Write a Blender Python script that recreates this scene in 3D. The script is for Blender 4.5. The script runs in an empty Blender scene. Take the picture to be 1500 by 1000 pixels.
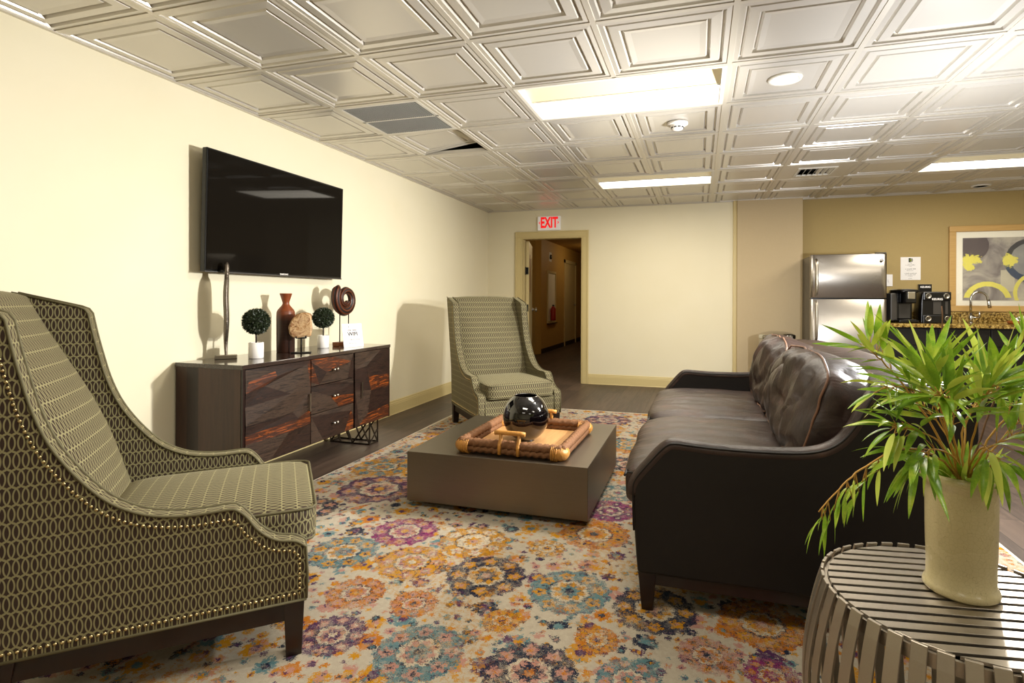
import bpy, math, random
from mathutils import Vector, Matrix, noise as mnoise
random.seed(7)
PI = math.pi
scene = bpy.context.scene
COL = scene.collection

# ------------------------------------------------------------------ mesh builder
def catmull(pts, n=6, closed=False):
    pts = [Vector(p) for p in pts]
    out = []
    N = len(pts)
    rng = range(N) if closed else range(N - 1)
    for i in rng:
        if closed:
            p0, p1, p2, p3 = pts[(i-1) % N], pts[i], pts[(i+1) % N], pts[(i+2) % N]
        else:
            p0 = pts[i-1] if i else pts[0]*2 - pts[1]
            p1, p2 = pts[i], pts[i+1]
            p3 = pts[i+2] if i + 2 < N else pts[-1]*2 - pts[-2]
        for k in range(n):
            t = k / n
            out.append(0.5*((2*p1) + (p2-p0)*t + (2*p0-5*p1+4*p2-p3)*t*t + (3*p1-p0-3*p2+p3)*t**3))
    if not closed: out.append(pts[-1].copy())
    return out

class MB:
    def __init__(s):
        s.v, s.f, s.uv, s.mi, s.sm = [], [], [], [], []
        s.M = Matrix.Identity(4); s.cur = 0; s.smooth = False
    def add(s, vs, fs, uvs=None, smooth=None, mi=None):
        b = len(s.v)
        s.v += [s.M @ Vector(p) for p in vs]
        for k, f in enumerate(fs):
            s.f.append([b+i for i in f]); s.uv.append(uvs[k] if uvs else None)
            s.mi.append(s.cur if mi is None else mi); s.sm.append(s.smooth if smooth is None else smooth)
        return s
    def box(s, x0, x1, y0, y1, z0, z1, **k):
        v = [(x0,y0,z0),(x1,y0,z0),(x1,y1,z0),(x0,y1,z0),(x0,y0,z1),(x1,y0,z1),(x1,y1,z1),(x0,y1,z1)]
        f = [(0,3,2,1),(4,5,6,7),(0,1,5,4),(1,2,6,5),(2,3,7,6),(3,0,4,7)]
        return s.add(v, f, **k)
    def taper(s, x, y, z0, z1, a0, a1, dx=0, dy=0):
        h0, h1 = a0/2, a1/2
        v = [(x+dx-h0,y+dy-h0,z0),(x+dx+h0,y+dy-h0,z0),(x+dx+h0,y+dy+h0,z0),(x+dx-h0,y+dy+h0,z0),
             (x-h1,y-h1,z1),(x+h1,y-h1,z1),(x+h1,y+h1,z1),(x-h1,y+h1,z1)]
        return s.add(v, [(0,3,2,1),(4,5,6,7),(0,1,5,4),(1,2,6,5),(2,3,7,6),(3,0,4,7)])
    def lathe(s, prof, c=(0,0,0), seg=40, smooth=True, axis='z'):
        v, f = [], []
        n = len(prof)
        for r, z in prof:
            for k in range(seg):
                a = 2*PI*k/seg
                p = (r*math.cos(a), r*math.sin(a), z)
                if axis == 'y': p = (p[0], -p[2], p[1])
                if axis == 'x': p = (p[2], p[0], p[1])
                v.append((c[0]+p[0], c[1]+p[1], c[2]+p[2]))
        for i in range(n-1):
            for k in range(seg):
                a, b = i*seg+k, i*seg+(k+1) % seg
                f.append((a, b, b+seg, a+seg))
        if prof[0][0] > 1e-6: f.append(tuple(range(seg))[::-1])
        if prof[-1][0] > 1e-6: f.append(tuple((n-1)*seg+k for k in range(seg)))
        return s.add(v, f, smooth=smooth)
    def cyl(s, c, r, z0, z1, seg=24, axis='z', smooth=True):
        return s.lathe([(r*.999, z0), (r, z0), (r, z1), (r*.999, z1)], c, seg, smooth, axis)
    def tube(s, pts, r, seg=8, closed=False, smooth=True, flat=None, uvs=False):
        pts = [Vector(p) for p in pts]; n = len(pts)
        rs = r if isinstance(r, (list, tuple)) else [r]*n
        v, f = [], []
        up = None
        for i, p in enumerate(pts):
            a = pts[(i-1) % n] if closed or i else p
            b = pts[(i+1) % n] if closed or i < n-1 else p
            t = (b-a).normalized() if (b-a).length > 1e-9 else Vector((0,0,1))
            if up is None:
                up = t.orthogonal().normalized()
            up = (up - t*up.dot(t))
            up = up.normalized() if up.length > 1e-6 else t.orthogonal().normalized()
            w = t.cross(up)
            for k in range(seg):
                an = 2*PI*k/seg
                q = p + up*math.cos(an)*rs[i] + w*math.sin(an)*rs[i]
                v.append(q)
        m = n if closed else n-1
        for i in range(m):
            j = (i+1) % n
            for k in range(seg):
                k2 = (k+1) % seg
                f.append((i*seg+k, i*seg+k2, j*seg+k2, j*seg+k))
        if not closed:
            f.append(tuple(range(seg))[::-1]); f.append(tuple((n-1)*seg+k for k in range(seg)))
        return s.add(v, f, smooth=smooth)
    def ball(s, c, r, seg=16, rings=10, scale=(1,1,1)):
        v, f = [(c[0], c[1], c[2]-r*scale[2])], []
        for i in range(1, rings):
            ph = -PI/2 + PI*i/rings
            for k in range(seg):
                a = 2*PI*k/seg
                v.append((c[0]+r*scale[0]*math.cos(ph)*math.cos(a), c[1]+r*scale[1]*math.cos(ph)*math.sin(a), c[2]+r*scale[2]*math.sin(ph)))
        v.append((c[0], c[1], c[2]+r*scale[2]))
        for k in range(seg): f.append((0, 1+(k+1) % seg, 1+k))
        for i in range(rings-2):
            for k in range(seg):
                a, b = 1+i*seg+k, 1+i*seg+(k+1) % seg
                f.append((a, b, b+seg, a+seg))
        t = len(v)-1; o = 1+(rings-2)*seg
        for k in range(seg): f.append((o+k, o+(k+1) % seg, t))
        return s.add(v, f, smooth=True)
    def prism(s, poly, a0, a1, plane='yz', smooth_band=True, uv_scale=1):
        """poly in 2d; extruded along the remaining axis a0..a1. cap uv = poly coords, band uv = (depth, arc)"""
        n = len(poly)
        def mk(p, a):
            return {'yz': (a, p[0], p[1]), 'xz': (p[0], a, p[1]), 'xy': (p[0], p[1], a)}[plane]
        v = [mk(p, a0) for p in poly] + [mk(p, a1) for p in poly]
        arc = [0]
        for i in range(n):
            p, q = poly[i], poly[(i+1) % n]
            arc.append(arc[-1] + math.hypot(q[0]-p[0], q[1]-p[1]))
        f = [tuple(range(n))[::-1], tuple(range(n, 2*n))]
        uv = [[(poly[i][0], poly[i][1]) for i in range(n)][::-1], [(p[0], p[1]) for p in poly]]
        sm = [False, False]
        for i in range(n):
            j = (i+1) % n
            f.append((i, j, n+j, n+i))
            uv.append([(0, arc[i]), (0, arc[i+1]), (a1-a0, arc[i+1]), (a1-a0, arc[i])])
            sm.append(smooth_band)
        b = len(s.v)
        s.v += [s.M @ Vector(p) for p in v]
        for k in range(len(f)):
            s.f.append([b+i for i in f[k]]); s.uv.append(uv[k]); s.mi.append(s.cur); s.sm.append(sm[k])
        return s
    def grid(s, fn, nu, nv, smooth=True, closed_u=False):
        v, f, uv = [], [], []
        for j in range(nv+1):
            for i in range(nu+1): v.append(fn(i/nu, j/nv))
        for j in range(nv):
            for i in range(nu):
                a = j*(nu+1)+i
                f.append((a, a+1, a+nu+2, a+nu+1))
        return s.add(v, f, smooth=smooth)
    def pillow(s, c, size, n=12, pw=7, puff=(0,0,0.25), disp=None, sub=None):
        """rounded superellipsoid cushion, size = full dims, puff = extra bulge per axis"""
        cache = {}; v = []; f = []
        def key(p): return tuple(round(x, 5) for x in p)
        def vert(p):
            k = key(p)
            if k in cache: return cache[k]
            a = [abs(x) for x in p]; m = max(a)
            nr = (a[0]**pw + a[1]**pw + a[2]**pw)**(1/pw)
            q = Vector(p)*(m/nr)
            ex = (1-min(1, q.y*q.y))*(1-min(1, q.z*q.z)); ey = (1-min(1, q.x*q.x))*(1-min(1, q.z*q.z)); ez = (1-min(1, q.x*q.x))*(1-min(1, q.y*q.y))
            w = Vector((c[0]+q.x*size[0]/2*(1+puff[0]*ex), c[1]+q.y*size[1]/2*(1+puff[1]*ey), c[2]+q.z*size[2]/2*(1+puff[2]*ez)))
            if disp: w = disp(w, q)
            cache[k] = len(v); v.append(w); return cache[k]
        for ax in range(3):
            for sg in (-1, 1):
                for i in range(n):
                    for j in range(n):
                        qs = []
                        for (a, b) in ((i, j), (i+1, j), (i+1, j+1), (i, j+1)):
                            p = [0, 0, 0]; p[ax] = sg; p[(ax+1) % 3] = math.tan((-1+2*a/n)*PI/4); p[(ax+2) % 3] = math.tan((-1+2*b/n)*PI/4)
                            qs.append(vert(p))
                        f.append(tuple(qs) if sg > 0 else tuple(qs[::-1]))
        return s.add(v, f, smooth=True)
    def build(s, name, mats, parent=None, bevel=0, seg=2, subsurf=0, label=None, autosmooth=False):
        me = bpy.data.meshes.new(name)
        me.from_pydata([tuple(p) for p in s.v], [], s.f)
        if not isinstance(mats, (list, tuple)): mats = [mats]
        for m in mats: me.materials.append(m)
        uvl = me.uv_layers.new(name='UVMap')
        for p in me.polygons:
            p.material_index = s.mi[p.index]; p.use_smooth = s.sm[p.index]
            u = s.uv[p.index]
            nx, ny, nz = (abs(c) for c in p.normal)
            for k, li in enumerate(p.loop_indices):
                if u: uvl.data[li].uv = u[k]
                else:
                    co = me.vertices[me.loops[li].vertex_index].co
                    if nx >= ny and nx >= nz: uvl.data[li].uv = (co.y, co.z)
                    elif ny >= nz: uvl.data[li].uv = (co.x, co.z)
                    else: uvl.data[li].uv = (co.x, co.y)
        me.update()
        o = bpy.data.objects.new(name, me); COL.objects.link(o)
        if parent is not None: o.parent = parent
        if bevel:
            m = o.modifiers.new('bevel', 'BEVEL'); m.width = bevel; m.segments = seg; m.limit_method = 'ANGLE'; m.angle_limit = math.radians(40)
            m.harden_normals = False
        if subsurf:
            m = o.modifiers.new('sub', 'SUBSURF'); m.levels = subsurf; m.render_levels = subsurf
        if label: o['label'] = label
        return o

def thing(name, label, cat, loc=(0,0,0), rotz=0, group=None):
    o = bpy.data.objects.new(name, None); COL.objects.link(o)
    o.empty_display_size = .1
    o.location = loc; o.rotation_euler = (0, 0, rotz); o['label'] = label; o['category'] = cat
    if group: o['group'] = group
    return o
def tag(o, label, cat, group=None):
    o['label'] = label; o['category'] = cat
    if group: o['group'] = group
    return o
def struct(o):
    o['kind'] = 'structure'; return o
def dup(root, loc, rotz, label, group=None):
    r = root.copy(); COL.objects.link(r); r.location = loc; r.rotation_euler = (0,0,rotz); r['label'] = label
    if group: r['group'] = group
    for ch in list(root.children):
        c = ch.copy(); COL.objects.link(c); c.parent = r
        for g in list(ch.children):
            d = g.copy(); COL.objects.link(d); d.parent = c
    return r
def text_obj(name, body, size, mat, M, parent, extrude=.0006, align='CENTER', bold=0.0, sx=1.0):
    cu = bpy.data.curves.new('t', 'FONT'); cu.body = body; cu.size = size; cu.align_x = align; cu.align_y = 'CENTER'
    cu.extrude = extrude; cu.offset = bold; cu.resolution_u = 3
    t = bpy.data.objects.new('t', cu); COL.objects.link(t)
    dg = bpy.context.evaluated_depsgraph_get(); dg.update()
    me = bpy.data.meshes.new_from_object(t.evaluated_get(dg))
    bpy.data.objects.remove(t); me.name = name
    me.transform(M @ Matrix.Diagonal((sx, 1, 1, 1)))
    me.materials.clear(); me.materials.append(mat)
    o = bpy.data.objects.new(name, me); COL.objects.link(o); o.parent = parent
    return o
def frame(origin, xdir, ydir):
    """matrix with text x axis = xdir, up = ydir"""
    x = Vector(xdir).normalized(); y = Vector(ydir).normalized(); z = x.cross(y)
    M = Matrix((( x.x, y.x, z.x, origin[0]), (x.y, y.y, z.y, origin[1]), (x.z, y.z, z.z, origin[2]), (0,0,0,1)))
    return M

# ------------------------------------------------------------------ node helpers
class S:
    """socket wrapper with arithmetic"""
    T = None
    def __init__(s, k): s.k = k
    @staticmethod
    def m(op, *a, clamp=False):
        n = S.T.nodes.new('ShaderNodeMath'); n.operation = op; n.use_clamp = clamp
        for i, x in enumerate(a):
            if isinstance(x, S): S.T.links.new(x.k, n.inputs[i])
            else: n.inputs[i].default_value = x
        return S(n.outputs[0])
    def __add__(a, b): return S.m('ADD', a, b)
    __radd__ = __add__
    def __sub__(a, b): return S.m('SUBTRACT', a, b)
    def __rsub__(a, b): return S.m('SUBTRACT', b, a)
    def __mul__(a, b): return S.m('MULTIPLY', a, b)
    __rmul__ = __mul__
    def __truediv__(a, b): return S.m('DIVIDE', a, b)
    def lt(a, b): return S.m('LESS_THAN', a, b)
    def gt(a, b): return S.m('GREATER_THAN', a, b)
    def abs(a): return S.m('ABSOLUTE', a)
    def mod(a, b): return S.m('FLOORED_MODULO', a, b)
    def floor(a): return S.m('FLOOR', a)
def node(t, **k):
    n = S.T.nodes.new(t)
    for a, b in k.items(): setattr(n, a, b)
    return n
def setin(n, name, val):
    i = n.inputs[name]
    if isinstance(val, S): S.T.links.new(val.k, i)
    elif hasattr(val, 'is_output') or isinstance(val, bpy.types.NodeSocket): S.T.links.new(val, i)
    else: i.default_value = val
def noise(vec, scale, detail=2, rough=.5, out='Fac', dist=0):
    n = node('ShaderNodeTexNoise'); setin(n, 'Vector', vec); setin(n, 'Scale', scale); setin(n, 'Detail', detail); setin(n, 'Roughness', rough); setin(n, 'Distortion', dist)
    return S(n.outputs[out])
def mapping(vec, scale=(1,1,1), loc=(0,0,0), rot=(0,0,0)):
    n = node('ShaderNodeMapping'); setin(n, 'Vector', vec); n.inputs['Scale'].default_value = scale; n.inputs['Location'].default_value = loc; n.inputs['Rotation'].default_value = rot
    return S(n.outputs[0])
def ramp(fac, stops, interp='LINEAR'):
    n = node('ShaderNodeValToRGB'); setin(n, 'Fac', fac); cr = n.color_ramp; cr.interpolation = interp
    while len(cr.elements) < len(stops): cr.elements.new(.5)
    for e, (p, c) in zip(cr.elements, stops):
        e.position = p; e.color = (c[0], c[1], c[2], 1) if isinstance(c, (tuple, list)) else (c, c, c, 1)
    return S(n.outputs[0])
def mix(fac, a, b, mode='MIX'):
    n = node('ShaderNodeMix', data_type='RGBA', blend_type=mode)
    for idx, val in ((0, fac), (6, a), (7, b)):
        if isinstance(val, S): S.T.links.new(val.k, n.inputs[idx])
        elif idx: n.inputs[idx].default_value = (*val[:3], 1)
        else: n.inputs[idx].default_value = val
    return S(n.outputs[2])
def xyz(vec):
    n = node('ShaderNodeSeparateXYZ'); setin(n, 'Vector', vec); return [S(o) for o in n.outputs]
def comb(x, y, z=0):
    n = node('ShaderNodeCombineXYZ'); setin(n, 'X', x); setin(n, 'Y', y); setin(n, 'Z', z); return S(n.outputs[0])
def coord(kind='Object'):
    return S(node('ShaderNodeTexCoord').outputs[kind])
def geo_pos():
    return S(node('ShaderNodeNewGeometry').outputs['Position'])

def material(name, color=(.5,.5,.5), rough=.5, metal=0, spec=.5, coat=0, fn=None, emit=None, estr=0, trans=0, ior=1.45, aniso=0, sheen=0):
    m = bpy.data.materials.new(name); m.use_nodes = True
    S.T = m.node_tree
    b = m.node_tree.nodes['Principled BSDF']
    b.inputs['Base Color'].default_value = (*color, 1); b.inputs['Roughness'].default_value = rough
    b.inputs['Metallic'].default_value = metal; b.inputs['Specular IOR Level'].default_value = spec
    b.inputs['Coat Weight'].default_value = coat; b.inputs['Transmission Weight'].default_value = trans; b.inputs['IOR'].default_value = ior
    b.inputs['Anisotropic'].default_value = aniso
    if sheen: b.inputs['Sheen Weight'].default_value = sheen; b.inputs['Sheen Tint'].default_value = (.75, .68, .42, 1)
    if emit: b.inputs['Emission Color'].default_value = (*emit, 1); b.inputs['Emission Strength'].default_value = estr
    if fn: fn(b)
    return m
def bump(b, h, strength=.3, dist=.01):
    n = node('ShaderNodeBump'); setin(n, 'Height', h); n.inputs['Strength'].default_value = strength; n.inputs['Distance'].default_value = dist
    S.T.links.new(n.outputs[0], b.inputs['Normal'])
def C(b, s): S.T.links.new(s.k, b.inputs['Base Color'])
def R(b, s): S.T.links.new(s.k, b.inputs['Roughness'])
def hx(h):
    h = h.lstrip('#'); c = [int(h[i:i+2], 16)/255 for i in (0, 2, 4)]
    return tuple(x/12.92 if x <= .04045 else ((x+.055)/1.055)**2.4 for x in c)

# room numbers, metres
WX, WY, H, KY = -2.903, 7.25, 2.385, 7.32
TX, TY, TS = -2.901, 1.794, .61
# ------------------------------------------------------------------ materials
def f_wall(c1, c2):
    def fn(b):
        p = coord(); n = noise(p, 3, 3); C(b, mix(n, c1, c2)); bump(b, noise(p, 220, 2), .06, .002)
    return fn
M_wall = material('painted_wall', rough=.55, spec=.3, fn=f_wall(hx('#e8e0c5'), hx('#e4dbbc')))
M_trim = material('trim_paint', hx('#cdbb86'), rough=.38)
def f_paper(c1, c2):
    def fn(b):
        p = coord(); n = noise(mapping(p, (30, 30, 500)), 1, 3, .6); n2 = noise(mapping(p, (400, 400, 12)), 1, 2)
        C(b, mix(n*.6+n2*.4, c1, c2)); bump(b, n, .15, .001)
    return fn
M_paper = material('woven_wallpaper', rough=.6, spec=.3, fn=f_paper(hx('#a08b58'), hx('#b39d6a')))
M_paper2 = material('light_wallpaper', rough=.6, spec=.3, fn=f_paper(hx('#b8a480'), hx('#c6b492')))
M_hall = material('hall_paint', hx('#b8924a'), rough=.6)
M_dark_base = material('hall_cove_base', hx('#2a1d12'), rough=.5)

def f_floor(b):
    p = geo_pos(); x, y, z = xyz(p)
    col = (x/.18).floor()
    off = S.m('FRACT', S.m('SINE', col*12.9898)*43758.5)
    row = (y/1.22 + off*1.0).floor()
    rnd = S.m('FRACT', S.m('SINE', col*78.233 + row*37.719)*43758.5)
    fx = (x/.18) - (x/.18).floor(); fy = (y/1.22+off) - row
    seam = S.m('MAXIMUM', S.m('MAXIMUM', fx.lt(.012), fx.gt(.988)), fy.lt(.0025))
    g = noise(comb(x*14+rnd*9, y*1.1+rnd*31, 0), 1.6, 5, .62, dist=.6)
    g2 = noise(comb(x*90, y*4+rnd*11, 0), 1, 3, .6)
    t = g*.62+g2*.25+rnd*.22
    c = ramp(t, [(.28, hx('#2c2320')), (.5, hx('#43362e')), (.75, hx('#5d4c40'))])
    C(b, mix(seam, c, hx('#1c1613')))
    R(b, .33 + g2*.2)
    bump(b, g2 - seam*2, .08, .002)
M_floor = material('plank_floor', rough=.4, spec=.5, fn=f_floor)

def f_ceil(b):
    p = coord(); n = noise(p, 400, 2); bump(b, n, .03, .001)
M_tile = material('pearl_ceiling_tile', hx('#cdc8be'), rough=.30, metal=.38, spec=.5, fn=f_ceil)
M_tbar = material('ceiling_grid', hx('#cfc9bc'), rough=.35, metal=.4)
M_void = material('plenum_dark', hx('#5a4e20'), rough=.9)

# armchair fabric: interlocking ovals
def f_fabric(b):
    u, v, _ = xyz(coord('UV'))
    a, p = .0190, .094
    A, B = .0160, .0258
    def ell(x, y):
        r = S.m('SQRT', (x/A)*(x/A) + (y/B)*(y/B)) + .001
        g = S.m('SQRT', (x/(A*A))*(x/(A*A)) + (y/(B*B))*(y/(B*B)))/r
        return (r-1.0).abs()/g
    def ring(ou, ov):
        cu = (u/a + ou).mod(1.0) - .5; cv = (v/p + ov).mod(1.0) - .5
        x, y = cu*a, cv*p
        return S.m('MINIMUM', ell(x, y), S.m('MINIMUM', ell(x - a, y), ell(x + a, y)))
    d = S.m('MINIMUM', ring(0, 0), ring(.5, .5))
    line = S.m('MULTIPLY', S.m('SUBTRACT', .0022, d), 1/.0007, clamp=True)
    n = noise(comb(u, v, 0), 900, 2)
    khaki = mix(n, hx('#756f50'), hx('#979069')); brown = mix(n, hx('#281b15'), hx('#3b2c25'))
    C(b, mix(line, brown, khaki)); bump(b, line + n*.4, .5, .0015)
M_fabric = material('oval_lattice_fabric', rough=.75, spec=.25, sheen=.25, fn=f_fabric)
def f_fabric2(b):
    u, v, _ = xyz(coord('UV'))
    n = noise(comb(u, v, 0), 900, 2)
    C(b, mix(n, hx('#4c4631'), hx('#6f6848'))); bump(b, n, .4, .001)
M_welt = material('fabric_welt', rough=.7, fn=f_fabric2)
M_nail = material('brass_nail', hx('#cbb98a'), rough=.25, metal=1)
def f_darkwood(b):
    p = coord(); n = noise(mapping(p, (60, 60, 6)), 1, 4, .6); C(b, mix(n, hx('#140a08'), hx('#26130e')))
M_darkwood = material('espresso_wood', rough=.3, coat=.2, fn=f_darkwood)

def f_leather(b):
    p = coord()
    fine = node('ShaderNodeTexVoronoi', feature='DISTANCE_TO_EDGE'); setin(fine, 'Vector', p); setin(fine, 'Scale', 420)
    wr = noise(mapping(p, (2.6, 8, 5)), 1.6, 3, .5, dist=.7)
    n = noise(p, 9, 4, .6)
    C(b, ramp(n, [(.3, hx('#241a17')), (.55, hx('#31231e')), (.8, hx('#4f382e'))]))
    R(b, .24 + n*.22)
    wr2 = noise(mapping(p, (3, 22, 9)), 1.3, 3, .5, dist=.4)
    bump(b, wr*1.0 + wr2*.18 + S(fine.outputs[0])*.06, .5, .022)
M_leather = material('brown_leather', rough=.36, spec=.5, fn=f_leather)
def f_leather2(b):
    p = coord()
    n = noise(p, 7, 3, .6)
    C(b, mix(n, hx('#0e0a09'), hx('#15100e'))); R(b, .42 + n*.16)
    bump(b, noise(p, 300, 2), .1, .002)
M_leather_flat = material('taut_leather', rough=.4, spec=.4, fn=f_leather2)
M_stitch = material('tan_piping', hx('#6b4a35'), rough=.5)

def f_steel(c1, c2, r0, along='x', sc=700):
    def fn(b):
        p = coord(); s_ = {'x': (4, sc, sc), 'z': (sc, sc, 4), 'y': (sc, 4, sc)}[along]
        n = noise(mapping(p, s_), 1, 3, .6); n2 = noise(p, 2.3, 3)
        C(b, mix(n*.5+n2*.5, c1, c2)); R(b, r0 + n*.14 + n2*.06)
        bump(b, n, .04, .0005)
    return fn
M_table = material('brushed_bronze_sheet', metal=1, fn=f_steel(hx('#6b6256'), hx('#837a6d'), .30, 'x', 500))
M_fridge = material('stainless_steel', metal=1, fn=f_steel(hx('#a39d94'), hx('#b3ada5'), .20, 'x', 900))
M_slat = material('pewter_slat', metal=1, fn=f_steel(hx('#a39a8d'), hx('#bab1a4'), .33, 'x', 400))
M_chrome = material('chrome', hx('#c9c9c9'), rough=.12, metal=1)
M_nickel = material('satin_nickel', hx('#b8b2a6'), rough=.28, metal=1)
M_blackmetal = material('black_iron', hx('#15120f'), rough=.4, metal=.6)
M_bronze_leg = material('bronze_wire_leg', hx('#3a3128'), rough=.35, metal=.8)
M_blackplastic = material('black_plastic', hx('#0c0b0b'), rough=.25)
M_blackgloss = material('black_glaze', hx('#050304'), rough=.06, coat=1, spec=.6)
M_screen = material('tv_glass', hx('#16130f'), rough=.035, spec=.05)
M_bezel = material('tv_bezel', hx('#07080a'), rough=.18)
M_greyplastic = material('grey_plastic', hx('#3d3a36'), rough=.4)
M_white = material('white_ceramic', hx('#ece8e2'), rough=.45)
M_paper_white = material('paper_white', hx('#eeebe8'), rough=.7)
M_ink = material('print_ink', hx('#26262a'), rough=.8)
M_logo_green = material('print_green', hx('#6d7a2a'), rough=.8)
M_cabinet = material('black_cabinet', hx('#100d0c'), rough=.4)
M_red = material('exit_red', hx('#ff1822'), rough=.5, emit=hx('#ff1018'), estr=.35)
M_exit = material('exit_face', hx('#e4dfda'), rough=.5, emit=(1, .95, .9), estr=.12)
M_extred = material('extinguisher_red', hx('#a02018'), rough=.3)
M_glass = material('clear_glass', (1,1,1), rough=.02)
def clear(m):
    nt = m.node_tree; out = nt.nodes['Material Output']
    tr = nt.nodes.new('ShaderNodeBsdfTransparent'); gl = nt.nodes.new('ShaderNodeBsdfGlossy'); gl.inputs['Roughness'].default_value = .02
    fr = nt.nodes.new('ShaderNodeFresnel'); fr.inputs[0].default_value = 1.4
    mx = nt.nodes.new('ShaderNodeMixShader'); nt.links.new(fr.outputs[0], mx.inputs[0]); nt.links.new(tr.outputs[0], mx.inputs[1]); nt.links.new(gl.outputs[0], mx.inputs[2]); nt.links.new(mx.outputs[0], out.inputs[0])
clear(M_glass)
M_louvre = material('louvre_grey', hx('#85857f'), rough=.5)

# sideboard woods
def f_wood(dark, mid, hot, seed, hotp=.62):
    def fn(b):
        p = coord()
        q = mapping(p, (5, 3.2, 30), (seed, seed*2, seed*.7))
        g = noise(q, 1.4, 6, .65, dist=1.6)
        g2 = noise(mapping(p, (30, 8, 160), (seed, 0, 0)), 1, 3, .6)
        c = ramp(g*.8 + g2*.25, [(.36, dark), (.50, mid), (hotp-.06, dark), (hotp-.02, mid), (min(.99, hotp+.05), hot)])
        C(b, c); R(b, .32 + g2*.15); bump(b, g2*.5+g, .25, .003)
    return fn
M_w1 = material('dark_facet_wood', rough=.38, fn=f_wood(hx('#100907'), hx('#2c1b14'), hx('#4a2812'), 1.3, .66))
M_w2 = material('grey_facet_wood', rough=.38, fn=f_wood(hx('#140e0b'), hx('#3f3026'), hx('#574234'), 4.1, .7))
M_w3 = material('orange_facet_wood', rough=.38, fn=f_wood(hx('#1c0e08'), hx('#42200f'), hx('#7d3c10'), 7.7, .56))
def f_sidewood(b):
    p = coord(); x, y, z = xyz(p)
    board = (x/.085).floor(); r = S.m('FRACT', S.m('SINE', board*91.7)*4375.5)
    g = noise(mapping(p, (70, 70, 5)), 1, 5, .6)
    C(b, ramp(g*.5+r*.5, [(.25, hx('#1a0e0a')), (.5, hx('#2f1c15')), (.75, hx('#452d21'))]))
M_sidewood = material('walnut_side_boards', rough=.35, fn=f_sidewood)
def f_topwood(b):
    p = coord(); g = noise(mapping(p, (60, 5, 60)), 1, 4, .6); C(b, mix(g, hx('#2a211d'), hx('#40332c')))
M_topwood = material('polished_dark_top', rough=.12, coat=.5, fn=f_topwood)
def f_vwood(b):
    p = coord(); x, y, z = xyz(p); g = noise(mapping(p, (8, 8, 110)), 1, 5, .65)
    c = mix(g, hx('#1b0e09'), hx('#43261a'))
    up = S.m('MULTIPLY_ADD', z, 12, -2.6, clamp=True)   # the turned top is a lighter reddish wood
    C(b, mix(up, c, mix(g, hx('#6a2f14'), hx('#8e4a24'))))
M_vase_wood = material('turned_vase_wood', rough=.35, fn=f_vwood)
def f_ring(b):
    p = coord(); x, y, z = xyz(p)
    g = noise(p, 60, 4); C(b, mix(g, hx('#3a1a0e'), hx('#6b3519')))
M_ringwood = material('carved_red_wood', rough=.35, fn=f_ring)
M_ringdark = material('carved_groove_wood', hx('#170c08'), rough=.5)
M_orangewood = material('honey_wood', hx('#8a4a1c'), rough=.35)
def f_rock(b):
    p = coord(); n = noise(p, 16, 6, .65, dist=.8)
    C(b, ramp(n, [(.36, hx('#5a3c22')), (.44, hx('#a57a4c')), (.52, hx('#cbab80')), (.60, hx('#8f643e'))])); bump(b, n, .6, .01)
M_rock = material('petrified_stone', rough=.6, fn=f_rock)
def f_ham(b):
    p = coord(); n = noise(p, 120, 3); C(b, mix(n, hx('#4d453e'), hx('#8a8074'))); bump(b, n, .8, .003)
M_hammered = material('hammered_pewter', rough=.35, metal=.9, fn=f_ham)
M_pewter_base = material('pewter_base', hx('#7a7160'), rough=.35, metal=.8)
def f_box(b):
    p = coord(); n = noise(p, 90, 3); C(b, mix(n, hx('#141c0d'), hx('#36422a')))
M_boxwood = material('boxwood_leaf', rough=.45, fn=f_box)
def f_rattan(c1, c2, sx):
    def fn(b):
        p = coord(); n = noise(mapping(p, sx), 1, 4, .7); C(b, mix(n, c1, c2)); bump(b, n, .8, .004)
    return fn
M_woven = material('woven_seagrass', rough=.7, fn=f_rattan(hx('#3d2413'), hx('#93633a'), (200, 200, 200)))
M_cane = material('split_cane', rough=.4, fn=f_rattan(hx('#a06a26'), hx('#c48d45'), (60, 60, 60)))
def f_mat(b):
    p = coord(); x, y, z = xyz(p)
    w1 = S.m('SINE', x*1000); w2 = S.m('SINE', y*160)
    n = noise(mapping(p, (120, 6, 1)), 1, 3); C(b, mix(n, hx('#9a6a3c'), hx('#c79a64'))); bump(b, w1*.5+w2*.2, .3, .001)
M_matting = material('rattan_matting', rough=.55, fn=f_mat)
def f_crackle(b):
    p = coord(); v = node('ShaderNodeTexVoronoi', feature='DISTANCE_TO_EDGE'); setin(v, 'Vector', p); setin(v, 'Scale', 110)
    n = noise(p, 5, 3); ln = S(v.outputs[0]).lt(.02)
    C(b, mix(ln*.45, mix(n, hx('#c0b285'), hx('#d2c59c')), hx('#9a8d63'))); R(b, .22+n*.12)
M_crackle = material('crackle_glaze', rough=.25, coat=.3, fn=f_crackle)
def f_leaf(b):
    u, v, _ = xyz(coord('UV')); inf = S(node('ShaderNodeTexCoord').outputs['Object'])
    n = noise(inf, 22, 2); n2 = noise(inf, 300, 2)
    c = ramp(n*.8+n2*.2, [(.30, hx('#3f6a20')), (.5, hx('#7fa530')), (.7, hx('#c0c94c'))])
    C(b, c)
    b.inputs['Subsurface Weight'].default_value = 0
M_leaf = material('willow_leaf', rough=.26, spec=.5, fn=f_leaf)
M_leaf2 = material('pale_leaf', hx('#cbd862'), rough=.4)
M_twig = material('twig', hx('#b58a3c'), rough=.6)
M_twig_brown = material('brown_twig', hx('#6b4a2c'), rough=.6)
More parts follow.
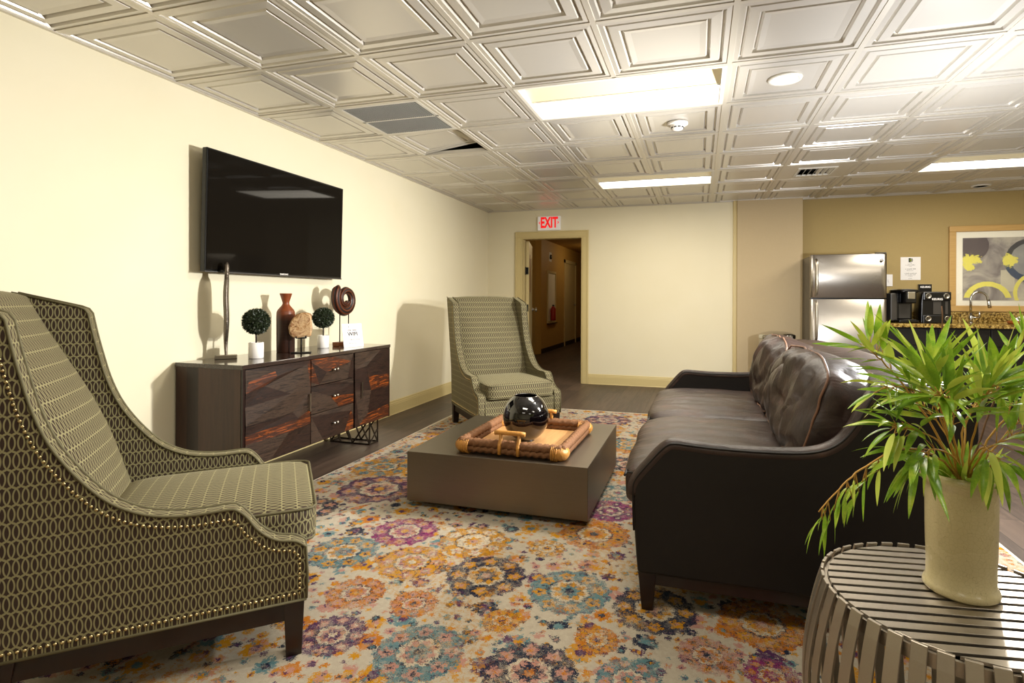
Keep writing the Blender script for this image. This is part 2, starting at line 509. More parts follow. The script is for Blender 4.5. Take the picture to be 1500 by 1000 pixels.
def f_granite(b):
    p = coord(); v = node('ShaderNodeTexVoronoi'); setin(v, 'Vector', p); setin(v, 'Scale', 75)
    n = noise(p, 45, 4, .7)
    C(b, ramp(n, [(.35, hx('#241a10')), (.46, hx('#6e5424')), (.56, hx('#a98d4a')), (.68, hx('#c9b57c'))]))
M_granite = material('granite', rough=.15, fn=f_granite)
def f_oak(b):
    p = coord(); n = noise(mapping(p, (6, 6, 90)), 1, 4); C(b, mix(n, hx('#b38d53'), hx('#cba869')))
M_oak = material('gold_oak_frame', rough=.4, fn=f_oak)
M_lens = material('light_lens', (1,1,1), rough=.5, emit=(1, .97, .88), estr=5)
M_lens2 = material('light_lens_side', (.75,.66,.42), rough=.5, emit=(1, .90, .62), estr=.12)
M_down = material('downlight_lens', (1,1,1), rough=.5, emit=(1, .93, .80), estr=8)
M_fixture = material('fixture_white', hx('#d8d4c8'), rough=.4)

# abstract picture
def f_art(b):
    x, y, z = xyz(coord('Object'))
    n = noise(comb(x, z, 0), 3.0, 4, .6, dist=.8); n2 = noise(comb(x+3, z+7, 0), 26, 4, .75)
    base = ramp(n, [(.3, hx('#5b4f52')), (.42, hx('#8c8580')), (.55, hx('#b3ab9d')), (.7, hx('#cdc6ae'))])
    def dist(cx, cz): return S.m('SQRT', (x-cx)*(x-cx) + (z-cz)*(z-cz)) + (n2-.5)*.02
    def ringm(cx, cz, r, w): return (dist(cx, cz)-r).abs().lt(w)
    def blob(cx, cz, r): return (S.m('SQRT', (x-cx)*(x-cx)+(z-cz)*(z-cz)) + (n2-.5)*.16).lt(r)
    c = base
    box = lambda x0, x1, z0, z1: S.m('MULTIPLY', S.m('MULTIPLY', x.gt(x0), x.lt(x1)), S.m('MULTIPLY', z.gt(z0), z.lt(z1)))
    c = mix(box(.36, .49, .10, .34)*.8, c, hx('#c9c2a8'))
    c = mix(dist(.08, .62).lt(.17)*.85, c, hx('#4c3f45'))
    c = mix(dist(.64, .45).lt(.20)*.7, c, hx('#8f9290'))
    c = mix(ringm(.64, .45, .215, .024)*z.gt(.45), c, hx('#3d3d43'))
    c = mix(ringm(.64, .45, .215, .034)*z.lt(.42)*x.lt(.62), c, hx('#2f4360'))
    c = mix(box(.60, .80, 0, .09), c, hx('#5a4d52')); c = mix(dist(.74, .17).lt(.09)*.8, c, hx('#5a4d52'))
    ye = mix(n2, hx('#dcd04a'), hx('#ece67a'))
    c = mix(blob(.055, .45, .065), c, ye); c = mix(blob(.055, .38, .05), c, ye); c = mix(blob(.135, .46, .045), c, ye)
    c = mix(blob(.443, .445, .068), c, ye)
    c = mix(ringm(.235, -.02, .205, .027)*z.gt(.03), c, ye)
    c = mix(ringm(.71, .085, .215, .019), c, ye)
    C(b, c)
M_art = material('abstract_painting', rough=.35, coat=.5, fn=f_art)
M_mount = material('picture_mount', hx('#f2edda'), rough=.7)

# ---- rug
CREAM = hx('#b5a993')
NAVY, TEAL, GOLD, PURP, PINK, ORNG, MAG = hx('#1c2336'), hx('#527378'), hx('#b07b12'), hx('#47284a'), hx('#a5786c'), hx('#a86518'), hx('#7c2a5c')
def medallion_group():
    g = bpy.data.node_groups.new('medallion', 'ShaderNodeTree')
    for n, t in (('P', 'NodeSocketVector'), ('Prev', 'NodeSocketColor'), ('CX', 'NodeSocketFloat'), ('CY', 'NodeSocketFloat'), ('Rad', 'NodeSocketFloat'), ('Rot', 'NodeSocketFloat'),
                 ('A', 'NodeSocketColor'), ('B', 'NodeSocketColor'), ('D', 'NodeSocketColor'), ('Wear', 'NodeSocketFloat')):
        g.interface.new_socket(n, in_out='INPUT', socket_type=t)
    g.interface.new_socket('Color', in_out='OUTPUT', socket_type='NodeSocketColor')
    S.T = g
    gi = g.nodes.new('NodeGroupInput'); go = g.nodes.new('NodeGroupOutput')
    I = {o.name: S(o) for o in gi.outputs}
    x, y, _ = xyz(I['P'])
    dx, dy = (x-I['CX'])/I['Rad'], (y-I['CY'])/I['Rad']
    r = S.m('SQRT', dx*dx+dy*dy)
    th = S.m('ARCTAN2', dy, dx) + I['Rot']
    lob = S.m('COSINE', th*8)
    rim = 0.95 + lob.abs()*.09 - .045
    inside = r.lt(rim)
    k = PI/4
    ta = (th + PI*4).mod(k) - k/2
    fd = S.m('SQRT', (r-.70)*(r-.70) + (ta*.70)*(ta*.70))
    fl_ang = S.m('ARCTAN2', ta*.70, r-.70)
    fl = fd.lt(.155 + S.m('COSINE', fl_ang*5)*.035)
    flc = fd.lt(.055)
    mid = r.lt(.46+lob*.04); mid2 = r.lt(.36 + lob*.05); mid3 = r.lt(.24+S.m('COSINE', th*8+PI)*.05); mid4 = r.lt(.12)
    c = mix(fl, I['A'], I['B']); c = mix(flc, c, I['D'])
    c = mix(mid, c, CREAM); c = mix(mid2, c, I['B']); c = mix(mid3, c, I['A']); c = mix(mid4, c, I['D'])
    c = mix((r-.50).abs().lt(.028)*(noise(I['P'], 60, 2).gt(.47)), c, NAVY); c = mix((r-.90).abs().lt(.02)*(noise(I['P'], 50, 2).gt(.52)), c, PURP)
    c = mix(noise(I['P'], 95, 2, .7).gt(.57)*(noise(I['P'], 31, 2).gt(.42)), c, NAVY)
    w = noise(I['P'], 150, 3, .85); w2 = noise(I['P'], 9, 2)
    worn = (w*1.25 + w2*.45).gt(I['Wear'])
    keep = inside * (1.0 - worn)
    n = node('ShaderNodeMix', data_type='RGBA')
    g.links.new(keep.k, n.inputs[0]); g.links.new(I['Prev'].k, n.inputs[6]); g.links.new(c.k, n.inputs[7])
    g.links.new(n.outputs[2], go.inputs[0])
    return g
MG = medallion_group()
def f_rug(b):
    p0 = geo_pos()
    x, y, z = xyz(p0)
    jit = S(node('ShaderNodeTexWhiteNoise').outputs[0])
    q = .0045
    xs = (x/q).floor()*q; ys = (y/q).floor()*q
    wn = node('ShaderNodeTexNoise'); setin(wn, 'Vector', comb(x, y, 0)); setin(wn, 'Scale', 120); setin(wn, 'Detail', 4)
    cr = node('ShaderNodeSeparateColor'); S.T.links.new(wn.outputs['Color'], cr.inputs[0])
    P = comb(xs + (S(cr.outputs[0])-.5)*.040, ys + (S(cr.outputs[1])-.5)*.040, 0)
    nz = noise(P, 60, 3, .7); big = noise(P, 2.2, 2)
    base = mix(nz, hx('#8d8373'), hx('#bfb5a2'))
    # small scattered florets on a jittered lattice
    def florets(prev, scale, seed, rad, stops, petals, thr):
        v = node('ShaderNodeTexVoronoi', feature='F1'); S.T.links.new(mapping(P, (1,1,1), (seed, seed, 0)).k, v.inputs['Vector']); setin(v, 'Scale', scale); setin(v, 'Randomness', .75)
        sub = node('ShaderNodeVectorMath', operation='SUBTRACT'); S.T.links.new(mapping(P, (1,1,1), (seed, seed, 0)).k, sub.inputs[0]); S.T.links.new(v.outputs['Position'], sub.inputs[1])
        dx, dy, _ = xyz(S(sub.outputs[0]))
        r = S.m('SQRT', dx*dx+dy*dy)
        th = S.m('ARCTAN2', dy, dx)
        sc = node('ShaderNodeSeparateColor'); S.T.links.new(v.outputs['Color'], sc.inputs[0])
        rr = S(sc.outputs[0]); r2 = S(sc.outputs[1])
        R_ = rad*(.6+r2*.6)
        pet = r.lt(R_*(.8+S.m('COSINE', th*petals).abs()*.3))
        cen = r.lt(R_*.42)
        col = ramp(rr, stops, 'CONSTANT'); col2 = ramp(r2, stops[::-1] if False else [(s[0], stops[(i+2) % len(stops)][1]) for i, s in enumerate(stops)], 'CONSTANT')
        keep = pet*r2.gt(thr)*nz.lt(.62)
        return mix(keep, prev, mix(cen, col, col2))
    st = [(0, GOLD), (.22, PURP), (.36, ORNG), (.52, NAVY), (.68, PINK), (.84, TEAL)]
    c = florets(base, 7, 3.1, .040, st, 4, .15)
    c = florets(c, 14, 9.7, .016, st, 3, .3)
    c = florets(c, 22, 5.3, .010, st, 2, .45)
    # soft colour clouds of faded dye
    c = mix((noise(P, 1.7, 2).gt(.55))*(nz.lt(.47))*.6, c, GOLD)
    def med(prev, cx, cy, r, A, B, D, wear=.93, rot=0):
        n = node('ShaderNodeGroup'); n.node_tree = MG
        S.T.links.new(P.k, n.inputs['P']); S.T.links.new(prev.k, n.inputs['Prev'])
        n.inputs['CX'].default_value = cx; n.inputs['CY'].default_value = cy; n.inputs['Rad'].default_value = r; n.inputs['Rot'].default_value = rot
        n.inputs['A'].default_value = (*A, 1); n.inputs['B'].default_value = (*B, 1); n.inputs['D'].default_value = (*D, 1); n.inputs['Wear'].default_value = wear
        return S(n.outputs[0])
    for m_ in MEDS: c = med(c, *m_)
    edge = S.m('MAXIMUM', (x+2.31).lt(.015), S.m('MAXIMUM', x.gt(1.345), y.gt(5.465)))
    c = mix(edge, c, hx('#cfc5b2'))
    # sun-faded: everything drifts towards the undyed wool
    fade = ramp(noise(P, 34, 3, .8), [(.50, 0), (.66, .40)])
    c = mix(fade, c, base)
    hs = node('ShaderNodeHueSaturation'); hs.inputs['Saturation'].default_value = 1.0; S.T.links.new(c.k, hs.inputs['Color']); c = S(hs.outputs[0])
    C(b, c)
    bump(b, noise(p0, 500, 2)+nz, .5, .004)
def translucent(m, c, f):
    S.T = m.node_tree; nt = m.node_tree
    b = nt.nodes['Principled BSDF']; out = nt.nodes['Material Output']
    tr = nt.nodes.new('ShaderNodeBsdfTranslucent'); tr.inputs[0].default_value = (*c, 1)
    mx = nt.nodes.new('ShaderNodeMixShader'); mx.inputs[0].default_value = f
    nt.links.new(b.outputs[0], mx.inputs[1]); nt.links.new(tr.outputs[0], mx.inputs[2]); nt.links.new(mx.outputs[0], out.inputs[0])
translucent(M_leaf, hx('#8db22e'), .2); translucent(M_leaf2, hx('#c3d052'), .25)
MEDS = [
    (-0.838, 2.076, 0.168, NAVY, GOLD, PINK, .93, 0.18),
    (-0.482, 2.058, 0.165, TEAL, GOLD, NAVY, .93, 0.08),
    (-0.154, 2.027, 0.155, NAVY, GOLD, PINK, .93, 0.31),
    (-1.188, 2.090, 0.153, GOLD, PINK, CREAM, .93, 0.12),
    (-1.378, 2.356, 0.160, MAG, PINK, GOLD, .93, 0.05),
    (-1.532, 2.085, 0.159, TEAL, GOLD, NAVY, .93, 0.31),
    (-1.011, 2.351, 0.166, GOLD, CREAM, PINK, .93, 0.72),
    (-1.018, 1.807, 0.092, ORNG, PINK, NAVY, .93, 0.62),
    (-0.667, 1.801, 0.072, GOLD, ORNG, PURP, .93, 0.60),
    (-0.326, 1.792, 0.078, ORNG, GOLD, PURP, .93, 0.17),
    (0.028, 1.815, 0.096, PINK, ORNG, NAVY, .93, 0.42),
    (0.214, 2.046, 0.153, ORNG, GOLD, PINK, .93, 0.22),
    (-0.494, 1.575, 0.150, NAVY, PINK, ORNG, .93, 0.13),
    (-0.863, 1.564, 0.149, TEAL, PINK, NAVY, .93, 0.08),
    (-1.187, 1.559, 0.115, PURP, PINK, CREAM, .93, 0.17),
    (-2.044, 3.209, 0.212, GOLD, TEAL, PURP, .93, 0.72),
    (-1.829, 2.835, 0.245, PURP, PINK, GOLD, .93, 0.65),
    (-0.484, 2.596, 0.172, ORNG, GOLD, NAVY, .93, 0.63),
    (-0.457, 2.906, 0.147, MAG, PURP, CREAM, .93, 0.62),
    (-0.665, 2.383, 0.087, GOLD, CREAM, PURP, .93, 0.15),
    (-0.453, 3.186, 0.136, TEAL, CREAM, MAG, .93, 0.24),
    (-0.465, 3.761, 0.160, NAVY, PINK, GOLD, .93, 0.49),
    (-0.494, 4.202, 0.179, GOLD, ORNG, PINK, .93, 0.57),
    (-0.531, 4.294, 0.161, TEAL, GOLD, PINK, .93, 0.67),
    (-1.270, 1.809, 0.116, ORNG, PINK, GOLD, .93, 0.69),
    (-0.199, 1.627, 0.102, TEAL, PINK, GOLD, .93, 0.07),
    (-0.823, 4.720, 0.216, GOLD, PINK, TEAL, .93, 0.47),
    (-0.822, 5.086, 0.219, PURP, PINK, CREAM, .93, 0.52),
    (0.214, 1.773, 0.083, MAG, ORNG, PINK, .93, 0.39),
    (-1.919, 3.759, 0.209, GOLD, ORNG, NAVY, .93, 0.14),
    (-2.025, 2.455, 0.162, NAVY, PINK, GOLD, .93, 0.37),
    (-1.955, 4.071, 0.225, GOLD, PINK, NAVY, .93, 0.07),
]
M_rug = material('persian_style_rug', rough=.95, spec=.1, fn=f_rug)
# ------------------------------------------------------------------ room shell
XR, YF = 4.9, -3.0          # right wall and the wall behind the camera
m = MB(); m.box(-7, XR+.1, YF-.1, 18, -.1, 0); struct(m.build('floor', M_floor))
m = MB(); m.box(WX-.12, WX, YF, WY+.12, 0, H+.16); struct(m.build('wall_left', M_wall))
# back wall with its doorway
DX0, DX1, DZ = -2.40, -1.52, 2.005
CX0, CX1, CYF = .455, 1.20, 7.19
m = MB()
m.box(WX, DX0, WY, WY+.12, 0, H+.16); m.box(DX1, CX0-.045, WY, WY+.12, 0, H+.16); m.box(DX0, DX1, WY, WY+.12, DZ, H+.16)
struct(m.build('wall_back', M_wall))
m = MB(); m.box(CX0-.045, CX0, WY-.03, WY+.12, 0, H+.16); struct(m.build('trim_2', M_trim, bevel=.004))
m = MB(); m.box(CX0, CX1, CYF, KY+.12, 0, H+.16); struct(m.build('wall_column', M_paper2))
m = MB(); m.box(CX1, XR, KY, KY+.12, 0, H+.16); struct(m.build('wall_kitchen', M_paper))
m = MB(); m.box(XR, XR+.12, YF, KY+.12, 0, H+.16); struct(m.build('wall_right', M_wall))
m = MB(); m.box(WX-.12, XR+.12, YF-.12, YF, 0, H+.16); struct(m.build('wall_front', M_wall))

# door casing
m = MB()
def casing(m, x0, x1, zt, y, w=.082, t=.02, step=.012):
    for (a, b) in ((x0-w, x0), (x1, x1+w)):
        m.box(a, b, y-t, y, 0, zt)
        m.box(a if a < x0-.01 else b-.018, (a+.018) if a < x0-.01 else b, y-t-.008, y-t, 0, zt+w)
    m.box(x0-w, x1+w, y-t, y, zt, zt+w)
    m.box(x0-w+.018, x1+w-.018, y-t-.008, y-t, zt+w-.018, zt+w)
casing(m, DX0, DX1, DZ, WY)
# jamb lining with stop
m.box(DX0, DX0+.018, WY-.012, WY+.135, 0, DZ); m.box(DX1-.018, DX1, WY-.012, WY+.135, 0, DZ); m.box(DX0+.018, DX1-.018, WY-.012, WY+.135, DZ-.018, DZ)
m.box(DX0+.018, DX0+.03, WY+.03, WY+.07, 0, DZ-.018); m.box(DX1-.03, DX1-.018, WY+.03, WY+.07, 0, DZ-.018)
struct(m.build('trim_1', M_trim, bevel=.003))

def baseboard(name, pts):
    m = MB()
    for (x0, y0, x1, y1, nx, ny) in pts:
        d = Vector((x1-x0, y1-y0, 0)); L = d.length; d.normalize()
        prof = [(0, 0), (.016, 0), (.016, .006), (.013, .010), (.013, .098), (.011, .104), (.012, .112), (.008, .120), (.008, .130), (.004, .137), (0, .137)]
        v = []
        for t in (0, L):
            for (o, z) in prof: v.append((x0+d.x*t+nx*o, y0+d.y*t+ny*o, z))
        n = len(prof)
        f = [(i, (i+1) % n, n+(i+1) % n, n+i) for i in range(n)] + [tuple(range(n)), tuple(range(n, 2*n))[::-1]]
        m.add(v, f)
    struct(m.build(name, M_trim))
baseboard('baseboard_left', [(WX, YF, WX, WY, 1, 0)])
baseboard('baseboard_back', [(WX, WY, DX0-.083, WY, 0, -1), (DX1+.083, WY, CX0-.046, WY, 0, -1)])

# open door leaf swung into the hall, edge towards the room
m = MB(); m.box(-.022, .022, 0, .86, .01, DZ-.03)
leaf = struct(m.build('door_1', M_trim, bevel=.002)); leaf.location = (DX0+.045, WY+.14, 0); leaf.rotation_euler = (0, 0, math.radians(14))
m = MB()
for z in (.25, 1.02, 1.55): m.box(-.024, .016, -.012, .004, z-.05, z+.05); 
for z in (.25, 1.02, 1.55): m.cyl((-.026, -.010, 0), .008, z-.055, z+.055, 10)
m.build('hinge', M_blackmetal, leaf)
m = MB(); m.box(-.0235, .0235, .18, .34, 1.25, 1.80); m.build('vision_pane', M_orangewood, leaf)
m = MB()
m.lathe([(.028, 0), (.03, .004), (.03, .012), (.014, .016), (.012, .035), (.03, .05), (.036, .065), (.03, .08), (.0, .086)], (.022, .79, .98), 20, axis='x')
m.build('knob', M_nickel, leaf)

# ceiling -----------------------------------------------------------------
skip = set()
def cell(i, j): return (TX+i*TS, TX+(i+1)*TS, TY+j*TS, TY+(j+1)*TS)
NI, J0, J1 = 13, -8, 9
LROWS = (-6, -2, 2, 6)
for i in (3, 4, 8, 9):
    for j in LROWS: skip.add((i, j))
skip.add((1, 2)); skip.add((6, 6)); skip.add((1, 3))
PROF = [(.013, .004), (.038, .001), (.044, .016), (.050, .018), (.058, .004), (.100, .001), (.106, .017), (.113, .019), (.122, .004), (.150, .007)]
def tile(m, x0, x1, y0, y1, z=H, fz=None):
    v, f = [], []
    for d, up in PROF:
        for (x, y) in ((x0+d, y0+d), (x1-d, y0+d), (x1-d, y1-d), (x0+d, y1-d)):
            v.append((x, y, (fz(x, y) if fz else z)+up))
    for r in range(len(PROF)-1):
        for k in range(4):
            a, b = r*4+k, r*4+(k+1) % 4
            f.append((a, a+4, b+4, b))
    n = (len(PROF)-1)*4
    f.append((n, n+3, n+2, n+1))
    m.add(v, f)
m = MB()
for i in range(NI):
    for j in range(J0, J1):
        if (i, j) in skip: continue
        tile(m, *cell(i, j))
x0, x1, y0, y1 = cell(1, 3)      # the tile that has slipped, its right edge pushed up
tile(m, x0, x1-.035, y0, y1-.012, fz=lambda x, y: H + .002 + .080*max(0, (x-x0)/TS)*(.35+.65*(y-y0)/TS))
m.cur = 1
for i in range(0, NI+1):
    x = TX+i*TS
    a_ = TY+J0*TS
    for j in range(J0, J1+1):          # the main runner is cut where a light spans it
        if (i in (4, 9) and j in LROWS) or j == J1:
            b_ = TY+j*TS if j < J1 else WY+.06
            if b_ > a_: m.box(x-.013, x+.013, a_, b_, H, H+.03)
            a_ = TY+(j+1)*TS
for j in range(J0, J1+1):
    y = min(TY+j*TS, WY+.06)
    for i in range(NI): m.box(TX+i*TS+.013, TX+(i+1)*TS-.013, y-.012, y+.012, H-.0005, H+.028)
m.cur = 2
m.box(WX, XR, YF, KY, H+.14, H+.16)
struct(m.build('ceiling', [M_tile, M_tbar, M_void]))
m = MB(); m.box(WX, WX+.022, YF, WY, H-.004, H+.02); m.box(WX, CX0, WY-.02, WY, H-.004, H+.02); m.box(CX1, XR, KY-.03, KY, H-.004, H+.03); m.box(CX0, CX1, CYF-.01, CYF, H-.003, H+.02)
struct(m.build('trim_3', M_tbar))

# recessed fluorescent fixtures
def troffer(x0, x1, y0, y1, label, e=None):
    t = thing('ceiling_light', label, 'ceiling light', ((x0+x1)/2, (y0+y1)/2, H), 0, None)
    hx_, hy = (x1-x0)/2-.012, (y1-y0)/2-.012
    m = MB(); w = .022
    m.box(-hx_, hx_, -hy, -hy+w, -.002, .012); m.box(-hx_, hx_, hy-w, hy, -.002, .012); m.box(-hx_, -hx_+w, -hy+w, hy-w, -.002, .012); m.box(hx_-w, hx_, -hy+w, hy-w, -.002, .012)
    # housing
    m.box(-hx_, hx_, -hy, -hy+.004, .012, .10); m.box(-hx_, hx_, hy-.004, hy, .012, .10); m.box(-hx_, -hx_+.004, -hy, hy, .012, .10); m.box(hx_-.004, hx_, -hy, hy, .012, .10); m.box(-hx_, hx_, -hy, hy, .10, .105)
    m.build('frame', M_fixture, t)
    a, b = hx_-w, hy-w
    m = MB()
    m.add([(-a, -b, .070), (a, -b, .070), (a, -.012, .018), (-a, -.012, .018)], [(0, 1, 2, 3)])
    m.add([(-a, -b, .012), (a, -b, .012), (a, -b, .070), (-a, -b, .070)], [(0, 1, 2, 3)])
    m.build('near_reflector', M_lens2, t)
    m = MB()
    m.add([(-a, .012, .018), (a, .012, .018), (a, b, .060), (-a, b, .060)], [(0, 1, 2, 3)])
    m.build('lens', M_lens, t)
    m = MB()
    m.box(-a, a, -.012, .012, .014, .022); m.box(a-.004, a, -b, b, .006, .075); m.box(-a, -a+.004, -b, b, .006, .075)
    m.build('centre_rib', M_fixture, t)
    L = bpy.data.lights.new('lamp', 'AREA'); L.shape = 'RECTANGLE'; L.size = 2*a*.95; L.size_y = 2*b*.9; L.energy = e or E_TROF; L.color = (1, .91, .76)
    lo = bpy.data.objects.new('lamp', L); COL.objects.link(lo); lo.parent = t; lo.location = (0, 0, -.004)
    return t
E_TROF = 24
troffer(TX+3*TS, TX+5*TS, TY+2*TS, TY+3*TS, 'large recessed fluorescent light above the coffee table, nearest in the ceiling')
troffer(TX+3*TS, TX+5*TS, TY+6*TS, TY+7*TS, 'narrow-looking recessed fluorescent light towards the exit door')
troffer(TX+8*TS, TX+10*TS, TY+6*TS, TY+7*TS, 'recessed fluorescent light over the kitchen counter at the right edge', 32)
for i, j, lab in ((3, -2, 'added unseen recessed fluorescent light overhead, behind the large light above the coffee table'), (8, 2, 'added recessed fluorescent light out of frame right of the sofa'),
                  (8, -2, 'added recessed fluorescent light out of frame right of the slatted table'), (3, -6, 'added unseen recessed fluorescent light at the back of the room, left'), (8, -6, 'added unseen recessed fluorescent light at the back of the room, right')):
    troffer(TX+i*TS, TX+(i+2)*TS, TY+j*TS, TY+(j+1)*TS, lab, {(3, -2): 20, (8, 2): 24, (8, -2): 10}.get((i, j), 6))  # unseen fittings, added to brighten the left wall and the foreground

# return air grille
x0, x1, y0, y1 = cell(1, 2)
t = thing('air_vent', 'large grey slatted return air grille in the ceiling near the television wall', 'air vent', ((x0+x1)/2, (y0+y1)/2, H))
m = MB(); h = TS/2-.013; w = .022
m.box(-h, h, -h, -h+w, -.001, .01); m.box(-h, h, h-w, h, -.001, .01); m.box(-h, -h+w, -h+w, h-w, -.001, .01); m.box(h-w, h, -h+w, h-w, -.001, .01)
m.box(-h, h, -.008, .008, -.001, .012)
m.build('frame', M_fixture, t)
m = MB()
for k in range(36):
    x = -h+w+(2*h-2*w)*(k+.5)/36
    m.box(x-.0035, x+.0035, -h+w, h-w, 0, .006)
m.build('louvre', M_louvre, t)
m = MB(); m.box(-h, h, -h, h, .03, .034); m.build('backing', M_blackplastic, t)

# supply diffuser
x0, x1, y0, y1 = cell(6, 6)
t = thing('air_diffuser', 'small square air diffuser set in a flat ceiling panel near the refrigerator', 'air vent', ((x0+x1)/2, (y0+y1)/2, H))
m = MB(); h = TS/2-.013; w = .17
m.box(-h, h, -h, -w, .001, .008); m.box(-h, h, w, h, .001, .008); m.box(-h, -w, -w, w, .001, .008); m.box(w, h, -w, w, .001, .008)
m.build('panel', M_tile, t)
m = MB()
for k in range(7):
    x = -.145 + k*.048
    for sgn in (1,):
        tilt = .016 if x < 0 else -.016
        m.add([(x, -.15, -.004), (x+tilt, -.15, .022), (x+tilt, .15, .022), (x, .15, -.004), (x+.003, -.15, -.004), (x+tilt+.003, -.15, .022), (x+tilt+.003, .15, .022), (x+.003, .15, -.004)],
              [(0, 1, 2, 3), (4, 7, 6, 5), (0, 3, 7, 4), (1, 5, 6, 2)])
m.box(-.17, .17, -.17, -.15, -.006, .01); m.box(-.17, .17, .15, .17, -.006, .01); m.box(-.17, -.15, -.15, .15, -.006, .01); m.box(.15, .17, -.15, .15, -.006, .01)
m.build('louvre', M_fixture, t)
m = MB(); m.box(-.17, .17, -.17, .17, .04, .044); m.build('backing', M_blackplastic, t)

# smoke detector
t = thing('smoke_detector', 'white round smoke detector on the ceiling beside the large light', 'smoke detector', (-.150, 3.93, H+.004))
m = MB(); m.lathe([(.0, -.001), (.072, -.001), (.072, -.012), (.066, -.018), (0, -.019)][::-1], (0, 0, 0), 32); m.build('base', M_white, t)
m = MB(); m.lathe([(0, -.052), (.022, -.052), (.036, -.047), (.046, -.032), (.052, -.018), (.052, -.015)], (0, 0, 0), 32); m.build('sensor_dome', M_white, t)
m = MB()
for k in range(10):
    a = 2*PI*k/10; m.M = Matrix.Rotation(a, 4, 'Z'); m.box(.040, .0455, -.009, .009, -.040, -.031)
m.M = Matrix.Identity(4); m.build('vent_slot', M_blackplastic, t)

# downlights
def downlight(x, y, label, lit=True, e=8):
    t = thing('downlight', label, 'ceiling light', (x, y, H+.006), 0, None)
    m = MB(); m.lathe([(.066, -.004), (.070, -.010), (.088, -.008), (.092, 0), (.064, .02)], (0, 0, 0), 40); m.build('trim_ring', M_fixture, t)
    m = MB(); m.lathe([(0, -.0045), (.066, -.0045)], (0, 0, 0), 40, smooth=False); m.build('lens', M_down if lit else M_nickel, t)
    if lit:
        L = bpy.data.lights.new('lamp', 'SPOT'); L.energy = e*4; L.spot_size = 2.2; L.spot_blend = .6; L.shadow_soft_size = .06; L.color = (1, .9, .72)
        lo = bpy.data.objects.new('lamp', L); COL.objects.link(lo); lo.parent = t; lo.location = (0, 0, -.03)
downlight(.458, 3.312, 'lit round downlight in the ceiling right of the large light')
downlight(2.92, 6.98, 'round downlight with a silver reflector above the framed picture', False)

# exit sign
t = thing('exit_sign', 'red and grey EXIT sign above the doorway', 'exit sign', (-1.99, WY, 2.10))
m = MB(); m.box(-.160, .160, -.045, -.0005, 0, .19); m.build('housing', M_exit, t, bevel=.004)
FT = frame((0.004, -.0465, .096), (1, 0, 0), (0, 0, 1))
text_obj('lettering', 'EXIT', .200, M_red, FT, t, .001, bold=.007, sx=.60)
for s_, xx in ((-1, -.146), (1, .146)):
    m = MB()
    p = [(xx, .100), (xx-s_*.022, .122), (xx-s_*.022, .108), (xx-s_*.012, .100), (xx-s_*.022, .092), (xx-s_*.022, .078)]
    m.prism(p, -.0475, -.0455, 'xz', False); m.build('arrow', M_red, t)


# hall beyond the door --------------------------------------------------
m = MB(); m.box(-3.25, -3.17, 10.9, 16.5, 0, 2.5)
m.box(-7, -3.42, 10.75, 10.83, 0, 2.5); m.add([(-3.25, 10.75, 0), (-3.17, 10.9, 0), (-3.17, 10.9, 2.5), (-3.25, 10.75, 2.5)], [(0, 1, 2, 3)])
m.box(-3.42, -3.25, 10.75, 10.9, 0, 2.5)
struct(m.build('wall_hall_left', M_hall))
m = MB(); m.box(-.9, -.8, WY+.12, 16.5, 0, 2.5); struct(m.build('wall_hall_right', M_hall))
m = MB(); m.box(-3.25, -.8, 16.5, 16.6, 0, 2.5); struct(m.build('wall_hall_end', M_hall))
m = MB(); m.box(-7.1, -7, WY, 16.6, 0, 2.5); m.box(-7, WX-.0, WY+.12, WY+.2, 0, 2.5); struct(m.build('wall_hall_side', M_hall))
m = MB(); m.box(-7, -.8, WY+.125, 16.6, 2.42, 2.5); struct(m.build('ceiling_hall', M_hall))
m = MB(); m.box(-3.168, -3.16, 10.91, 16.4, 0, .10); m.box(-6.9, -3.43, 10.74, 10.748, 0, .1); struct(m.build('baseboard_hall', M_dark_base))
m = MB()
for (a, b) in ((12.88, 12.96), (14.10, 14.18)): m.box(-3.168, -3.145, a, b, 0, 2.12)
m.box(-3.168, -3.145, 12.88, 14.18, 2.04, 2.12)
struct(m.build('trim_4', M_trim))
m = MB(); m.box(-3.168, -3.162, 12.96, 14.10, 0, 2.04)
dh = struct(m.build('door_2', M_trim))
m = MB(); m.lathe([(.0, .05), (.028, .045), (.03, .02), (.012, .015), (.012, 0), (.03, 0)][::-1], (-3.162, 13.95, 1.0), 12, axis='x'); m.build('knob', M_nickel, dh)
m = MB()
m.box(-3.60, -3.52, 10.70, 10.748, 0, 2.2); m.box(-4.5, -3.6, 10.70, 10.748, 2.12, 2.2); struct(m.build('trim_5', M_trim))
m = MB(); m.box(-4.5, -3.60, 10.73, 10.748, 0, 2.12); struct(m.build('door_3', M_orangewood))

t = thing('extinguisher_cabinet', 'recessed white fire extinguisher cabinet on the hall wall', 'cabinet', (-3.168, 11.70, .62))
m = MB()
m.box(0, .02, -.36, -.31, 0, 1.15); m.box(0, .02, .31, .36, 0, 1.15); m.box(0, .02, -.31, .31, 0, .05); m.box(0, .02, -.31, .31, 1.10, 1.15)
m.build('cabinet_frame', M_trim, t)
m = MB(); m.box(0.0, .003, -.31, .31, .05, 1.10); m.build('backing', M_mount, t)
m = MB(); m.box(.001, .05, -.37, .37, -.02, 0); m.build('sill', M_darkwood, t)
e = thing('fire_extinguisher', 'red fire extinguisher inside the hall wall cabinet', 'fire extinguisher', (-3.10, 11.62, .672))
m = MB(); m.lathe([(.0, .0), (.055, 0), (.058, .02), (.058, .26), (.03, .31), (.015, .32), (0, .32)], (0, 0, 0), 20); m.build('cylinder', M_extred, e)
